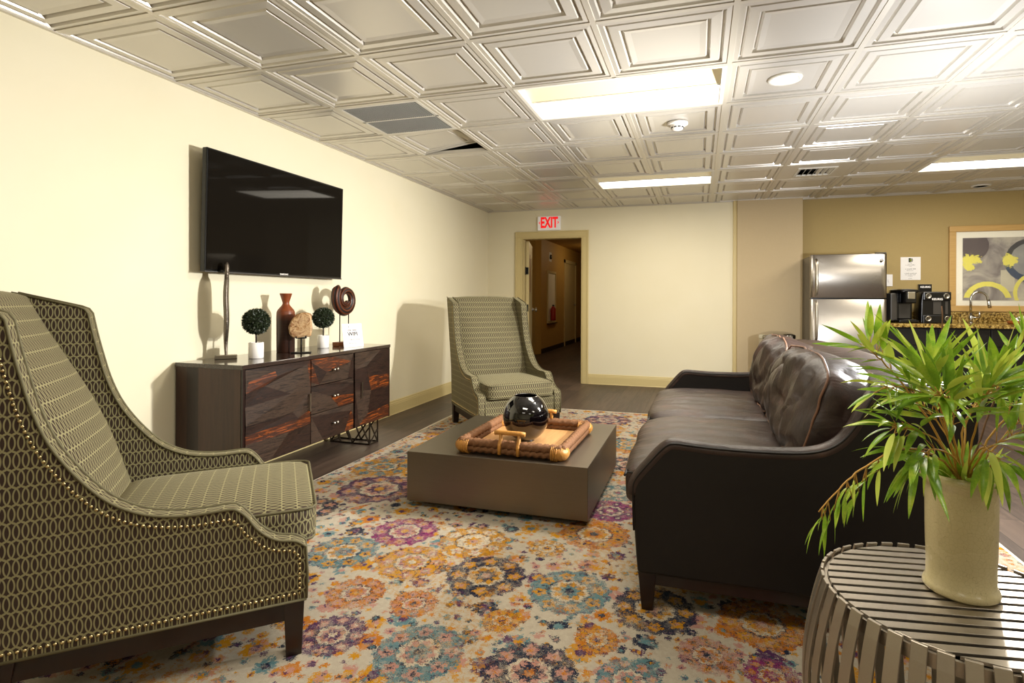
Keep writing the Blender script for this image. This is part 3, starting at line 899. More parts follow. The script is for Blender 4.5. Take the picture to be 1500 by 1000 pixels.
m = MB(); m.box(-.015, .015, -.03, .03, .32, .35); m.tube([(0, .02, .34), (0, .08, .33), (0, .085, .2), (0, .08, .1)], .008, 8); m.build('valve', M_blackplastic, e)
e = thing('fire_alarm', 'round dark alarm sounder high on the hall wall', 'alarm', (-3.168, 11.60, 2.08))
m = MB(); m.lathe([(.05, 0), (.055, .01), (.045, .03), (0, .035)], (0, 0, 0), 20, axis='x'); m.build('sounder', M_blackplastic, e)
m = MB(); m.box(0, .006, -.10, .10, -.10, .10); m.build('backplate', M_white, e)
for (x, y, en) in ((-2.2, 9.3, 8), (-2.2, 12.6, 6)):
    e = thing('hall_light', 'flush hall ceiling light' if y < 10 else 'second flush hall ceiling light', 'ceiling light', (x, y, 2.42))
    m = MB(); m.lathe([(0, -.03), (.10, -.025), (.13, 0)], (0, 0, 0), 24); m.build('lens', M_down, e)
    L = bpy.data.lights.new('lamp', 'POINT'); L.energy = en; L.shadow_soft_size = .1; L.color = (1, .72, .36)
    lo = bpy.data.objects.new('lamp', L); COL.objects.link(lo); lo.parent = e; lo.location = (0, 0, -.12)
# ------------------------------------------------------------------ rug
m = MB()
RX0, RX1, RY0, RY1 = -2.31, 1.36, -.5, 5.48
def rugp(u, v, top=True):
    x = RX0+(RX1-RX0)*u; y = RY0+(RY1-RY0)*v
    z = .010
    ex = math.exp(-((x+2.02)/.26)**2)
    z += .010*ex*math.exp(-((y-4.05)/.16)**2) + .012*math.exp(-((x+1.75-.35*(y-2.5))/.05)**2)*math.exp(-((y-2.45)/.35)**2)
    z += .008*math.exp(-((x+1.95-.2*(y-3.4))/.04)**2)*math.exp(-((y-3.5)/.5)**2)
    return (x + .012*math.sin(y*2.3)*(1-u) + .02*ex*math.exp(-((y-4.05)/.2)**2)*(1-u), y, z)
m.grid(lambda u, v: rugp(u, v), 120, 200)
for a, b in (((0, 0), (1, 0)), ((1, 0), (1, 1)), ((1, 1), (0, 1)), ((0, 1), (0, 0))):
    N = 120; vs = []; fs = []
    for k in range(N+1):
        t_ = k/N; p = rugp(a[0]+(b[0]-a[0])*t_, a[1]+(b[1]-a[1])*t_); vs += [p, (p[0], p[1], 0.0)]
    for k in range(N): fs.append((2*k, 2*k+1, 2*k+3, 2*k+2))
    m.add(vs, fs)
rug = m.build('area_rug', M_rug)
tag(rug, 'large cream rug with multicoloured floral medallions on the dark plank floor', 'rug')

# ------------------------------------------------------------------ wing chairs (local: faces +y, front at y=0)
CW = .365
TOP = [(0, .345), (-.030, .366), (-.075, .376), (-.108, .394), (-.140, .425), (-.165, .462), (-.188, .486), (-.215, .496), (-.30, .494), (-.38, .503), (-.44, .522), (-.50, .558), (-.55, .608),
       (-.60, .675), (-.64, .745), (-.672, .830), (-.695, .920), (-.713, 1.0), (-.727, 1.075)]
def chair(label, loc, rz):
    t = thing('wing_chair', label, 'armchair', loc, rz, None)
    top = [(p.x, p.y) for p in [Vector((a, b)) for a, b in [(q.x, q.y) for q in catmull([(a, b, 0) for a, b in TOP], 4)]]]
    poly = [(-.002, .175), (.004, .25)] + top + [(-.738, 1.092), (-.76, 1.100), (-.945, 1.150), (-.952, 1.130), (-.80, .50), (-.775, .175)]
    for sx in (-1, 1):
        m = MB(); a0, a1 = (sx*CW, sx*(CW-.056)) if sx < 0 else (CW-.056, CW)
        m.prism(poly[::-1], min(a0, a1), max(a0, a1), 'yz')
        side = m.build('side_wing', M_fabric, t, bevel=.006, seg=2)
        # piping on both upper edges
        m = MB()
        for xx in (sx*CW, sx*(CW-.056)):
            pts = [(xx, p[0], p[1]) for p in ([(0.002, .18), (.005, .26)] + top + [(-.738, 1.092), (-.76, 1.102), (-.945, 1.152)])]
            m.tube(pts, .0042, 6)
        m.tube([(sx*CW, .002, .178), (sx*CW, -.775, .178)], .0045, 6)
        m.build('piping', M_welt, side)
        # nail heads
        m = MB()
        path = []
        tv = [Vector((a, b, 0)) for a, b in top]
        for i, p in enumerate(tv):
            q0, q1 = tv[max(0, i-1)], tv[min(len(tv)-1, i+1)]
            d = (q1-q0).normalized(); nrm = Vector((-d.y, d.x, 0))
            if nrm.y > 0 or (abs(nrm.y) < .3 and nrm.x > 0): nrm = -nrm
            nrm = Vector((-d.y, d.x, 0))
            path.append(p + nrm*.030)
        path = [Vector((-.018, .200, 0))] + [Vector((-.018, .315, 0))] + [p for p in path if p.x < -.03] 
        path += [Vector((-.765, 1.055, 0))]
        bottom = [Vector((-.018, .200, 0)), Vector((-.765, .200, 0))]
        for pl in (path, bottom):
            acc = 0; step = .0155; prev = pl[0]; nxt = 0
            for i in range(1, len(pl)):
                seg = (pl[i]-pl[i-1]); L = seg.length
                while nxt <= acc+L:
                    p = pl[i-1] + seg*((nxt-acc)/L)
                    m.lathe([(.0052, 0), (.0045, .0022), (.0022, .0038), (0, .0042)], (0, 0, 0), 8, axis='x')
                    n_ = 32
                    for k in range(len(m.v)-n_, len(m.v)):
                        w = m.v[k]; m.v[k] = Vector((sx*(CW + w.x), p.x + w.y, p.y + w.z))
                    nxt += step
                acc += L
        m.build('nail_trim', M_nail, side)
    # back shell
    xi = CW-.056
    m = MB()
    m.grid(lambda u, v: (-xi+.004 + (2*xi-.008)*u, -.775 - .17*max(0, v-.33)/.67*1.0 - .02*v, .175 + .975*v + .012*math.sin(PI*u)*v), 10, 16)
    m.M = Matrix.Identity(4)
    m.add([(-xi, -.62, .175), (xi, -.62, .175), (xi, -.77, .175), (-xi, -.77, .175)], [(0, 1, 2, 3)])
    m.build('back_shell', M_fabric, t)
    m = MB()
    def inner(w, q): return w
    # padded inner back: grid front with pillow shape, closed over the top
    def ib(u, v):
        x = (-xi+.002) + (2*xi-.004)*u
        bul = (1-(2*u-1)**4)
        if v < .8:
            s_ = v/.8; z = .40 + .735*s_
            y = -.585 - .315*s_**1.15 + .045*math.sin(PI*min(1, s_*1.05))*bul + .012*bul
        else:
            a = (v-.8)/.2*PI*.5; y0 = -.900; z = 1.135 + .026*math.sin(a)*(.4+.6*bul); y = y0 - .055*(1-math.cos(a)) + .012*bul*(1-(v-.8)/.2) 
        return (x, y, z)
    m.grid(ib, 16, 30)
    m.build('inner_back', M_fabric, t)
    # seat cushion, front rail, base, legs
    m = MB(); m.pillow((0, -.285, .385), (2*xi-.006, .65, .125), 14, 9, (0, 0, .35))
    cu = m.build('seat_cushion', M_fabric, t)
    m = MB(); z_ = .438; fx, fy = xi-.012, .034
    m.tube([(-fx, -.45, z_+.004), (-fx, -.02, z_+.002), (-fx+.012, fy-.012, z_), (-fx+.035, fy, z_), (fx-.035, fy, z_), (fx-.012, fy-.012, z_), (fx, -.02, z_+.002), (fx, -.45, z_+.004)], .0045, 6)
    z_ = .335
    m.tube([(-fx, -.2, z_), (-fx+.004, -.02, z_), (-fx+.02, fy-.012, z_), (-fx+.04, fy-.004, z_), (fx-.04, fy-.004, z_), (fx-.02, fy-.012, z_), (fx-.004, -.02, z_), (fx, -.2, z_)], .0045, 6)
    m.build('cushion_welt', M_welt, cu)
    m = MB(); m.box(-xi, xi, -.62, -.004, .175, .325); m.build('front_rail', M_fabric, t, bevel=.008)
    m = MB()
    m.box(-CW+.012, CW-.012, -.035, -.012, .115, .175); m.box(-CW+.012, -CW+.035, -.74, -.035, .115, .175); m.box(CW-.035, CW-.012, -.74, -.035, .115, .175); m.box(-CW+.035, CW-.035, -.75, -.72, .115, .175)
    m.build('base_rail', M_darkwood, t)
    for (x, y, dy) in ((-CW+.032, -.034, 0), (CW-.032, -.034, 0), (-CW+.032, -.735, -.025), (CW-.032, -.735, -.025)):
        m = MB(); m.taper(x, y, 0, .176, .046, .060, 0, dy); m.build('leg', M_darkwood, t, bevel=.002)
    return t
def place_chair(cx, cy, fx, fy):
    return (cx, cy, .011), math.atan2(fy, fx) - PI/2
loc, rz = place_chair(-1.443, 1.722, .745, .666)
ch1 = chair('olive wing chair with brass nail heads, close up at the left edge', loc, rz)
loc, rz = place_chair(-1.40, 4.232, .662, -.75)
ch2 = dup(ch1, loc, rz, 'olive wing chair with a dark oval lattice fabric behind the coffee table, near the doorway')
for o_ in (ch1, ch2): o_['group'] = 'matching wing chairs'

# ------------------------------------------------------------------ coffee table
t = thing('coffee_table', 'low square coffee table in brushed bronze metal on the rug', 'table', (-1.0275, 3.1275, .010))
m = MB(); m.box(-.5025, .5025, -.4825, .4825, .035, .302); m.build('top', M_table, t, bevel=.0015, seg=1)
m = MB(); m.box(-.42, .42, -.40, .40, .0, .036); m.build('plinth', M_blackmetal, t)

# tray
TZ = .3125
t = thing('wicker_tray', 'woven seagrass tray with cane handles on the coffee table', 'tray', (-.955, 3.025, TZ), math.radians(-1))
hx_, hy = .285, .305
m = MB(); m.box(-hx_+.02, hx_-.02, -hy+.02, hy-.02, .004, .014); m.build('base_mat', M_matting, t)
m = MB()
def rope(m, a, b, r0, amp, turns, seg=12, n=70):
    a, b = Vector(a), Vector(b); d = (b-a); L = d.length; d.normalize()
    up = Vector((0, 0, 1)); w = d.cross(up)
    v, f = [], []
    for i in range(n+1):
        p = a + d*L*i/n
        for k in range(seg):
            an = 2*PI*k/seg
            rr = r0 + amp*math.sin(an*3 + i*turns) + amp*.8*mnoise.noise(Vector((i*.9, k*1.3, L)))
            v.append(p + up*math.cos(an)*rr + w*math.sin(an)*rr)
    for i in range(n):
        for k in range(seg): f.append((i*seg+k, i*seg+(k+1) % seg, (i+1)*seg+(k+1) % seg, (i+1)*seg+k))
    f.append(tuple(range(seg))[::-1]); f.append(tuple(n*seg+k for k in range(seg)))
    m.add(v, f, smooth=True)
for z, r in ((.025, .020), (.056, .023)):
    for a, b in (((-hx_, -hy), (hx_, -hy)), ((hx_, -hy), (hx_, hy)), ((hx_, hy), (-hx_, hy)), ((-hx_, hy), (-hx_, -hy))):
        rope(m, (a[0], a[1], z), (b[0], b[1], z), r, .0042, 1.3)
m.build('woven_rim', M_woven, t)
for sx in (-1, 1):
    for sy in (-1, 1):
        m = MB()
        m.tube([(sx*(hx_-.045), sy*hy, .034), (sx*(hx_-.005), sy*hy, .036), (sx*hx_, sy*(hy-.005), .036), (sx*hx_, sy*(hy-.045), .034)], [.033, .036, .036, .033], 14)
        for k in range(4): m.tube([(sx*(hx_-.03+.009*k-.02)+.038*math.cos(q)*0, sy*hy + .037*math.sin(q), .035+.038*math.cos(q)) for q in [2*PI*i/14 for i in range(14)]], .0035, 5, closed=True)
        m.build('corner_binding', M_cane, t)
for sy in (-1, 1):
    m = MB()
    for x in (-.052, .052):
        m.tube([(x, sy*(hy+.024), .010), (x, sy*(hy+.024), .060), (x, sy*(hy+.004), .082), (x, sy*(hy+.002), .118)], .010, 10)
    m.tube([(-.085, sy*(hy+.002), .120), (-.06, sy*(hy+.002), .122), (.06, sy*(hy+.002), .122), (.085, sy*(hy+.002), .120)], .0125, 12)
    m.build('handle', M_cane, t)
# globe vase
t = thing('globe_vase', 'round glossy black vase in the wicker tray', 'vase', (-.962, 3.0, TZ+.0145))
R0 = .134
prof = [(.0, 0), (.050, 0)]
for k in range(2, 24):
    a = -PI/2 + PI*k/28
    prof.append((R0*math.cos(a), R0*1.05 + R0*1.05*math.sin(a)))
zt = prof[-1][1]; rt = prof[-1][0]
prof = [(0, 0), (.048, 0), (.052, .004)] + [p for p in prof[3:] if p[1] > .006]
prof += [(rt-.003, prof[-1][1]+.003), (rt-.007, prof[-1][1]-.002), (R0*.8, zt-.05), (R0*.93, R0), (R0*.6, .04), (0, .02)]
m = MB(); m.lathe(prof, (0, 0, 0), 56); m.build('vase_body', M_blackgloss, t)
# ------------------------------------------------------------------ sofa (front faces -x)
SY0, SY1 = 1.998, 4.075
t = thing('leather_sofa', 'dark brown leather two cushion sofa on the rug right of the coffee table', 'sofa', (0, 0, .011))
FR = [(-.212, .140), (-.224, .30), (-.228, .440), (-.222, .478), (-.200, .512), (-.173, .545), (-.140, .585), (-.110, .615), (-.085, .626)]
TP = [(-.03, .624), (.05, .620), (.16, .619), (.28, .622), (.36, .630), (.42, .650), (.465, .685), (.500, .735), (.525, .785), (.545, .825), (.568, .850), (.60, .858), (.70, .862)]
top = [(p.x, p.y) for p in catmull([(a, b, 0) for a, b in FR+TP], 4)]
poly = top + [(.815, .858), (.835, .83), (.845, .14)]
for k, (a, b) in enumerate(((SY0, SY0+.062), (SY1-.062, SY1))):
    m = MB(); m.prism(poly, a, b, 'xz')
    arm = m.build('arm', M_leather_flat, t, bevel=.010, seg=3)
    # padded roll lying along the arm top, and piping
    m = MB()
    rp = [(p[0], (a+b)/2, p[1]-.018) for p in top[8:]]
    n = len(rp)
    m.tube(rp, .026, 12)
    for j in range(len(m.v)): m.v[j] = Vector((m.v[j].x, (a+b)/2 + (m.v[j].y-(a+b)/2)*1.28, m.v[j].z))
    m.build('arm_roll', M_leather, arm)
    m = MB()
    for yy in (a+.001, b-.001): m.tube([(p[0]-.001, yy, p[1]-.006) for p in top[4:]], .0038, 6)
    m.build('arm_piping', M_leather_flat, arm)
def arch(y): 
    s_ = (y-SY0)/(SY1-SY0); return .018*math.sin(PI*s_)
m = MB()
cs = [(.62, .14), (.60, .50), (.585, .80), (.592, .842), (.615, .858), (.68, .866), (.77, .866), (.815, .855), (.836, .83), (.845, .50), (.845, .14)]
NY = 24; vs = []; fs = []
for j in range(NY+1):
    y = SY0+.03 + (SY1-SY0-.06)*j/NY
    for (x, z) in cs: vs.append((x, y, z + (arch(y) if z > .6 else 0)))
n = len(cs)
for j in range(NY):
    for k in range(n-1): fs.append((j*n+k, j*n+k+1, (j+1)*n+k+1, (j+1)*n+k))
m.add(vs, fs, smooth=True)
m.build('back_frame', M_leather, t)
m = MB(); m.box(-.205, .62, SY0+.055, SY1-.055, .145, .352); m.build('deck', M_leather_flat, t, bevel=.012)
m = MB(); m.box(-.200, -.17, SY0+.012, SY1-.012, .100, .142); m.box(-.17, .80, SY0+.012, SY0+.04, .100, .142); m.box(-.17, .80, SY1-.04, SY1-.012, .1, .142); m.box(.77, .80, SY0+.04, SY1-.04, .1, .142)
m.build('base_rail', M_darkwood, t)
for (x, y) in ((-.178, SY0+.038), (-.178, SY1-.038), (.79, SY0+.038), (.79, SY1-.038)):
    m = MB(); m.taper(x, y, 0, .142, .040, .064); m.build('leg', M_darkwood, t, bevel=.002)
yi0, yi1 = SY0+.064, SY1-.064; ym = (yi0+yi1)/2
def nz(p, s): return mnoise.noise(Vector(p)*s)
for (a, b, sd) in ((yi0, ym-.002, 1), (ym+.002, yi1, 5)):
    def dsp(w, q, sd=sd):
        if q.z > .2:
            k = (1-q.x*q.x*.7)
            w = w + Vector((0, 0, .010*nz((w.x*1.6+sd, w.y*7, sd), 1.5)*k + .006*nz((w.x*3, w.y*16+sd, 0), 1.6)*(1 if q.x < 0.2 else .4)))
            w.z += .012*max(0, -q.x)*0
        if q.x < -.6: w.x += .010*nz((w.y*6, w.z*5, sd), 1)
        # the front edge hangs a little lower
        w.z -= .020*max(0, -q.x-.55)/.45
        return w
    m = MB(); m.pillow((.135, (a+b)/2, .435), (.84, b-a-.004, .165), 26, 8, (0.0, 0, .22), dsp)
    cu = m.build('seat_cushion', M_leather, t)
    m = MB(); x0 = -.278; ya, yb = a+.012, b-.012
    pts = [(.2, ya-.008, .496), (-.10, ya-.008, .492), (-.225, ya, .480), (-.262, ya+.02, .474), (-.268, ya+.05, .472), (-.268, yb-.05, .472), (-.262, yb-.02, .474), (-.225, yb, .480), (-.10, yb+.008, .492), (.2, yb+.008, .496)]
    m.tube(catmull(pts, 4), .0042, 6); m.build('cushion_piping', M_leather_flat, cu)
# big loose back cushions
for (yc, sd, tilt, dx) in ((2.60, 2.0, -.0, 0.0), (3.52, 8.0, .0, .0)):
    Lh = .96 if sd < 5 else .90
    def dsp(w, q, sd=sd):
        k = 1 - max(abs(q.y), abs(q.z))**6
        d = .030*nz((w.y*3.2+sd, w.z*5+w.y*3, sd), 1.0)+.018*nz((w.y*9+sd, w.z*6+w.x*5, sd), 1.1)
        d += .014*nz((w.y*16, w.z*9, sd*2), 1.2) - .020*(1-min(1, abs(nz((w.y*4.5+w.z*4+sd, w.z*2.5-w.y*1.5, sd), 1.0))*5))
        n = Vector((q.x*2.2, q.y*.35, q.z*.6)).normalized()
        w = w + n*d*(.5+.5*k)
        # corners droop, crown puckers
        w.z -= .035*abs(q.y)**3*max(0, q.z) - .012*nz((w.y*11, sd, 0), 1)*max(0, q.z)
        return w
    m = MB()
    m.M = Matrix.Translation((.475+dx, yc, .700)) @ Matrix.Rotation(math.radians(17), 4, 'Y') @ Matrix.Rotation(tilt, 4, 'Z')
    m.pillow((0, 0, 0), (.225, Lh, .405), 30, 6.5, (.42, .02, .05), dsp)
    cu = m.build('back_cushion', M_leather, t)
    # welts run round the cushion, tan at the worn places
    m = MB()
    m.M = Matrix.Translation((.475+dx, yc, .700)) @ Matrix.Rotation(math.radians(17), 4, 'Y') @ Matrix.Rotation(tilt, 4, 'Z')
    for off in (-.082, .088):
        pts = []
        for k in range(64):
            a = 2*PI*k/64; c_, s_ = math.cos(a), math.sin(a)
            pw = 9; r = .985/((abs(c_)**pw+abs(s_)**pw)**(1/pw))
            y_, z_ = c_*r, s_*r
            z_w = z_*.207 - .035*abs(y_)**3*max(0, z_) + .012*nz((y_*5+sd, off*40, 0), 1.3)
            pts.append((off + .012*nz((k*.3, sd, off), 1), y_*(Lh/2*1.005), z_w))
        m.tube(pts, .0045, 6, closed=True)
    m.build('cushion_welt', M_stitch, cu)

# ------------------------------------------------------------------ television
t = thing('television', 'large flat black television mounted on the cream wall above the sideboard', 'television', (WX+.004, 3.155, 1.30))
tl = math.radians(1.2)
m = MB(); m.M = Matrix.Translation((.095, 0, .37)) @ Matrix.Rotation(tl, 4, 'Y')
m.box(-.030, .006, -.640, .640, -.368, .370); m.build('casing', M_bezel, t, bevel=.005)
m = MB(); m.M = Matrix.Translation((.095, 0, .37)) @ Matrix.Rotation(tl, 4, 'Y')
m.box(.0062, .0072, -.629, .629, -.352, .360); m.build('screen', M_screen, t)
m = MB(); m.M = Matrix.Translation((.095, 0, .37)) @ Matrix.Rotation(tl, 4, 'Y')
m.box(.006, .0085, -.640, .640, -.370, -.361); m.build('lower_trim', M_greyplastic, t)
FT = Matrix.Translation((.095, 0, .37)) @ Matrix.Rotation(tl, 4, 'Y') @ frame((.0075, .0, -.3565), (0, 1, 0), (0, 0, 1))
text_obj('lettering', 'SAMSUNG', .017, M_white, FT, t, .0004, bold=.0004)
m = MB(); m.box(0, .06, -.25, .25, .20, .50); m.build('wall_bracket', M_blackmetal, t)

# ------------------------------------------------------------------ sideboard
SX, SXB, SYA, SYB, SZB, STZ = -2.406, -2.885, 2.402, 3.880, .195, .775
t = thing('sideboard', 'dark faceted wood sideboard on bronze wire legs under the television', 'sideboard', (0, 0, 0))
for y_ in (SYA, SYB-.022):
    m = MB(); m.box(SXB, SX-.012, y_, y_+.022, SZB, STZ-.024); m.build('side_panel', M_sidewood, t)
m = MB(); m.box(SXB, SX-.012, SYA+.022, SYB-.022, SZB, SZB+.02); m.box(SXB, SXB+.01, SYA+.022, SYB-.022, SZB+.02, STZ-.024)
m.box(SXB+.01, SX-.014, 2.944, 2.956, SZB+.02, STZ-.024); m.box(SXB+.01, SX-.014, 3.400, 3.414, SZB+.02, STZ-.024)
m.box(SX-.016, SX-.001, SYA, SYA+.014, SZB, STZ-.024); m.box(SX-.016, SX-.001, SYB-.014, SYB, SZB, STZ-.024)
m.build('carcass', M_darkwood, t)
m = MB(); m.box(SXB-.003, SX+.003, SYA-.004, SYB+.004, STZ-.024, STZ); m.build('top', M_topwood, t, bevel=.002)
WOODS = [M_w1, M_w2, M_w3]
def facets(m, polys, y0, y1, z0, z1, depth=.010):
    """polys: list of (material index, height of outer rim 0..1, pts in unit square)"""
    for (mi, h, pts) in polys:
        cx = sum(p[0] for p in pts)/len(pts); cz = sum(p[1] for p in pts)/len(pts)
        P_ = [(y0+p[0]*(y1-y0), z0+p[1]*(z1-z0), p[2] if len(p) > 2 else 0) for p in pts]
        vs = [(SX + depth*p[2], p[0], p[1]) for p in P_]
        vb = [(SX-.018, p[0], p[1]) for p in P_]
        n = len(vs)
        m.add(vs + vb, [tuple(range(n))] + [(i, n+i, n+(i+1) % n, (i+1) % n) for i in range(n)], mi=mi)
# door 1: banded, cut planks
t1 = MB()
D1 = [(1, 0, [(0, 0), (.35, 0, .2), (.62, .24, 1), (0, .24, .3)]), (0, 0, [(.35, 0, .2), (1, 0), (1, .26, .2), (.62, .24, 1)]),
      (2, 0, [(0, .24, .3), (.62, .24, 1), (.78, .36, .6), (0, .33, .2)]), (2, 0, [(.62, .24, 1), (1, .26, .2), (1, .42, 0), (.78, .36, .6)]),
      (0, 0, [(0, .33, .2), (.78, .36, .6), (.70, .44, .3), (0, .43, .5)]), (1, 0, [(.78, .36, .6), (1, .42, 0), (1, .66, .3), (.70, .44, .3)]),
      (1, 0, [(0, .43, .5), (.70, .44, .3), (.66, .66, .9), (0, .62, 0)]), (1, 0, [(.70, .44, .3), (1, .66, .3), (.66, .66, .9)]),
      (0, 0, [(0, .62, 0), (.66, .66, .9), (.26, .80, .3), (0, .76, .3)]), (1, 0, [(.66, .66, .9), (1, .66, .3), (.95, .96, 0), (.26, .80, .3)]),
      (2, 0, [(0, .76, .3), (.26, .80, .3), (.44, .88, .6), (.05, .88, 0)]), (1, 0, [(0, .76, .3), (.05, .88, 0), (.42, .94, .2), (0, 1, 0)]),
      (0, 0, [(.26, .80, .3), (.95, .96, 0), (.42, .94, .2), (.44, .88, .6)]), (2, 0, [(.05, .88, 0), (.44, .88, .6), (.42, .94, .2)]), (0, 0, [(0, 1, 0), (.42, .94, .2), (.95, .96, 0), (1, 1, 0)]), (2, 0, [(.95, .96, 0), (1, .66, .3), (1, 1, 0)])]
facets(t1, [(a, b, c[::-1][::-1]) for a, b, c in D1], SYA+.016, 2.942, SZB+.004, STZ-.028)
d = t1.build('door', WOODS, t)
def barhandle(y, z0, z1, par):
    m = MB(); m.box(SX+.012, SX+.020, y-.004, y+.004, z0, z1); m.box(SX+.001, SX+.013, y-.003, y+.003, z0+.006, z0+.014); m.box(SX+.001, SX+.013, y-.003, y+.003, z1-.014, z1-.006)
    m.build('handle', M_nickel, par)
barhandle(2.922, .420, .535, d)
# drawers
zs = [(.204, .388), (.393, .570), (.575, .747)]
for k, (z0, z1) in enumerate(zs):
    m = MB()
    PL = [[(1, 0, [(0, 0), (.26, 0, .2), (0, .95, 0)]), (0, 0, [(.26, 0, .2), (.78, 0, 0), (.92, .75, .5), (.0, .95, 0)]), (2, 0, [(.78, 0), (1, 0), (1, .5, 0), (.92, .75, .5)]), (1, 0, [(0, .95, 0), (.92, .75, .5), (1, .5), (1, 1), (0, 1)])],
          [(1, 0, [(0, 0), (.24, .0, 0), (0, .85, .2)]), (1, 0, [(.24, 0, 0), (.62, .0, .3), (.40, .52, .8), (0, .85, .2)]), (2, 0, [(.62, 0, .3), (1, 0), (1, .35, .2), (.40, .52, .8)]), (0, 0, [(0, .85, .2), (.40, .52, .8), (1, .35, .2), (1, .8), (.6, 1), (0, 1)]), (1, 0, [(1, .8), (1, 1), (.6, 1)])],
          [(1, 0, [(0, 0), (.18, 0), (0, .15)]), (2, 0, [(0, .15, 0), (.18, .0, 0), (0, .9, .3)]), (0, 0, [(.18, 0, 0), (.0, .9, .3), (.32, .45, .9)]), (1, 0, [(.18, 0), (.85, 0), (.93, .7, .2), (.32, .45, .9)]), (0, 0, [(.85, 0), (1, 0), (1, 1), (.93, .7, .2)]), (2, 0, [(0, .9, .3), (.32, .45, .9), (.93, .7, .2), (.5, 1, 0), (0, 1)]), (1, 0, [(.93, .7, .2), (1, 1), (.5, 1)])]][k]
    facets(m, PL, 2.950, 3.397, z0, z1)
    dr = m.build('drawer', WOODS, t)
    for y in (3.155, 3.188):
        m = MB(); m.lathe([(.004, 0), (.004, .012), (.009, .016), (.0105, .022), (.008, .028), (0, .030)], (SX+.002, y, (z0+z1)/2), 14, axis='x'); m.build('knob', M_nickel, dr)
m = MB()
D2 = [(0, 0, [(0, 0), (.30, 0), (.12, .02), (0, .5, .2)]), (2, 0, [(.12, .02), (.3, 0), (1, 0), (1, .18), (.35, .14, .3)]), (1, 0, [(.12, .02), (.35, .14, .3), (.42, .46, 1), (.0, .5, .2)]), (0, 0, [(.35, .14, .3), (1, .18), (1, .45), (.42, .46, 1)]),
      (0, 0, [(0, .5, .2), (.42, .46, 1), (.30, .80, .5), (0, .78)]), (2, 0, [(.42, .46, 1), (1, .45), (1, .62), (.34, .66, .8)]), (0, 0, [(.34, .66, .8), (1, .62), (1, 1), (.75, 1), (.30, .80, .5)]), (1, 0, [(0, .78), (.30, .80, .5), (.75, 1), (0, 1)])]
facets(m, D2, 3.416, 3.864, SZB+.004, STZ-.028)
d = m.build('door', WOODS, t); barhandle(3.482, .407, .524, d)
def wireleg(y0, y1):
    m = MB(); r = .0065; xa, xb = -2.465, -2.82; zt = SZB
    def bar(a, b): m.tube([a, b], r, 6, smooth=False)
    n_ = 3; w = (xb-xa)/n_
    for y in (y0, y1):
        bar((xa, y, r), (xb, y, r)); bar((xa, y, zt-.006), (xb, y, zt-.006)); bar((xa, y, 0), (xa, y, zt)); bar((xb, y, 0), (xb, y, zt))
        bar((xa, y, r), (xa+w*.8, y, zt)); bar((xa+w*.1, y, zt), (xa+w*1.3, y, r)); bar((xa+w*1.3, y, r), (xa+w*2, y, zt)); bar((xa+w*2.2, y, r), (xb, y, zt))
    for x in (xa, xb):
        bar((x, y0, r), (x, y1, r)); bar((x, y0, zt-.006), (x, y1, zt-.006)); bar((x, y0, r), (x, y1, zt*.55))
    m.build('wire_leg', M_bronze_leg, t)
wireleg(2.48, 2.59); wireleg(3.69, 3.80)

# things on the sideboard ------------------------------------------------
Z0 = STZ + .0005
# standing figure: thin flat plate seen almost edge on from the front
t = thing('figure_sculpture', 'tall thin hammered metal figure sculpture at the left end of the sideboard', 'sculpture', (-2.765, 2.632, Z0), math.radians(136))
m = MB(); m.box(-.027, .027, -.060, .060, 0, .024); m.build('base', M_pewter_base, t, bevel=.003)
m = MB()
outl = [(0.0, .020, .007), (.06, .013, .009), (.10, .022, .011), (.16, .052, .013), (.25, .060, .014), (.36, .058, .014), (.44, .050, .013), (.475, .032, .011), (.495, .022, .011), (.52, .026, .013), (.55, .020, .012), (.568, .006, .006)]
vs = []; fs = []; sg = 14
cc = catmull(outl, 4)
for i, p in enumerate(cc):
    z, w, th = p
    off = .004*math.sin(z*22)
    for k in range(sg):
        a = 2*PI*k/sg; vs.append((max(w, .004)*math.cos(a), max(th, .003)*1.15*math.sin(a)+off*.5, .022+z))
for i in range(len(cc)-1):
    for k in range(sg): fs.append((i*sg+k, i*sg+(k+1) % sg, (i+1)*sg+(k+1) % sg, (i+1)*sg+k))
fs.append(tuple((len(cc)-1)*sg+k for k in range(sg)))
m.add(vs, fs, smooth=True); m.build('figure', M_hammered, t)

def topiary(label, x, y, potr, poth, br, bz):
    t = thing('potted_topiary', label, 'potted plant', (x, y, Z0), 0, None)
    m = MB(); m.lathe([(0, 0), (potr-.003, 0), (potr, .003), (potr, poth-.002), (potr-.002, poth), (potr-.006, poth), (potr-.006, poth-.012), (0, poth-.012)], (0, 0, 0), 36); m.build('pot', M_white, t)
    m = MB(); m.cyl((0, 0, 0), .0045, poth-.012, bz-br*.5, 10); m.build('stem', M_darkwood, t)
    m = MB(); m.ball((0, 0, bz), br*.86, 20, 14)
    rnd = random.Random(int(y*100)); N = 1500
    for k in range(N):
        zz = 1-2*(k+.5)/N; ph = k*2.399963
        n = Vector((math.sqrt(1-zz*zz)*math.cos(ph), math.sqrt(1-zz*zz)*math.sin(ph), zz))
        c = Vector((0, 0, bz)) + n*br*rnd.uniform(.84, 1.0)
        a = (n + Vector((rnd.uniform(-1, 1), rnd.uniform(-1, 1), rnd.uniform(-1, 1)))*.8).normalized()
        b_ = a.cross(n); b_ = b_.normalized() if b_.length > .01 else a.orthogonal().normalized()
        L, W = .013, .0055
        m.add([c-a*L*.4, c+b_*W, c+a*L*.7+n*.002, c-b_*W], [(0, 1, 2, 3)])
    m.build('foliage_ball', M_boxwood, t)
    return t
topiary('round boxwood topiary in a white pot, beside the thin metal figure', -2.62, 2.715, .043, .098, .078, .226)
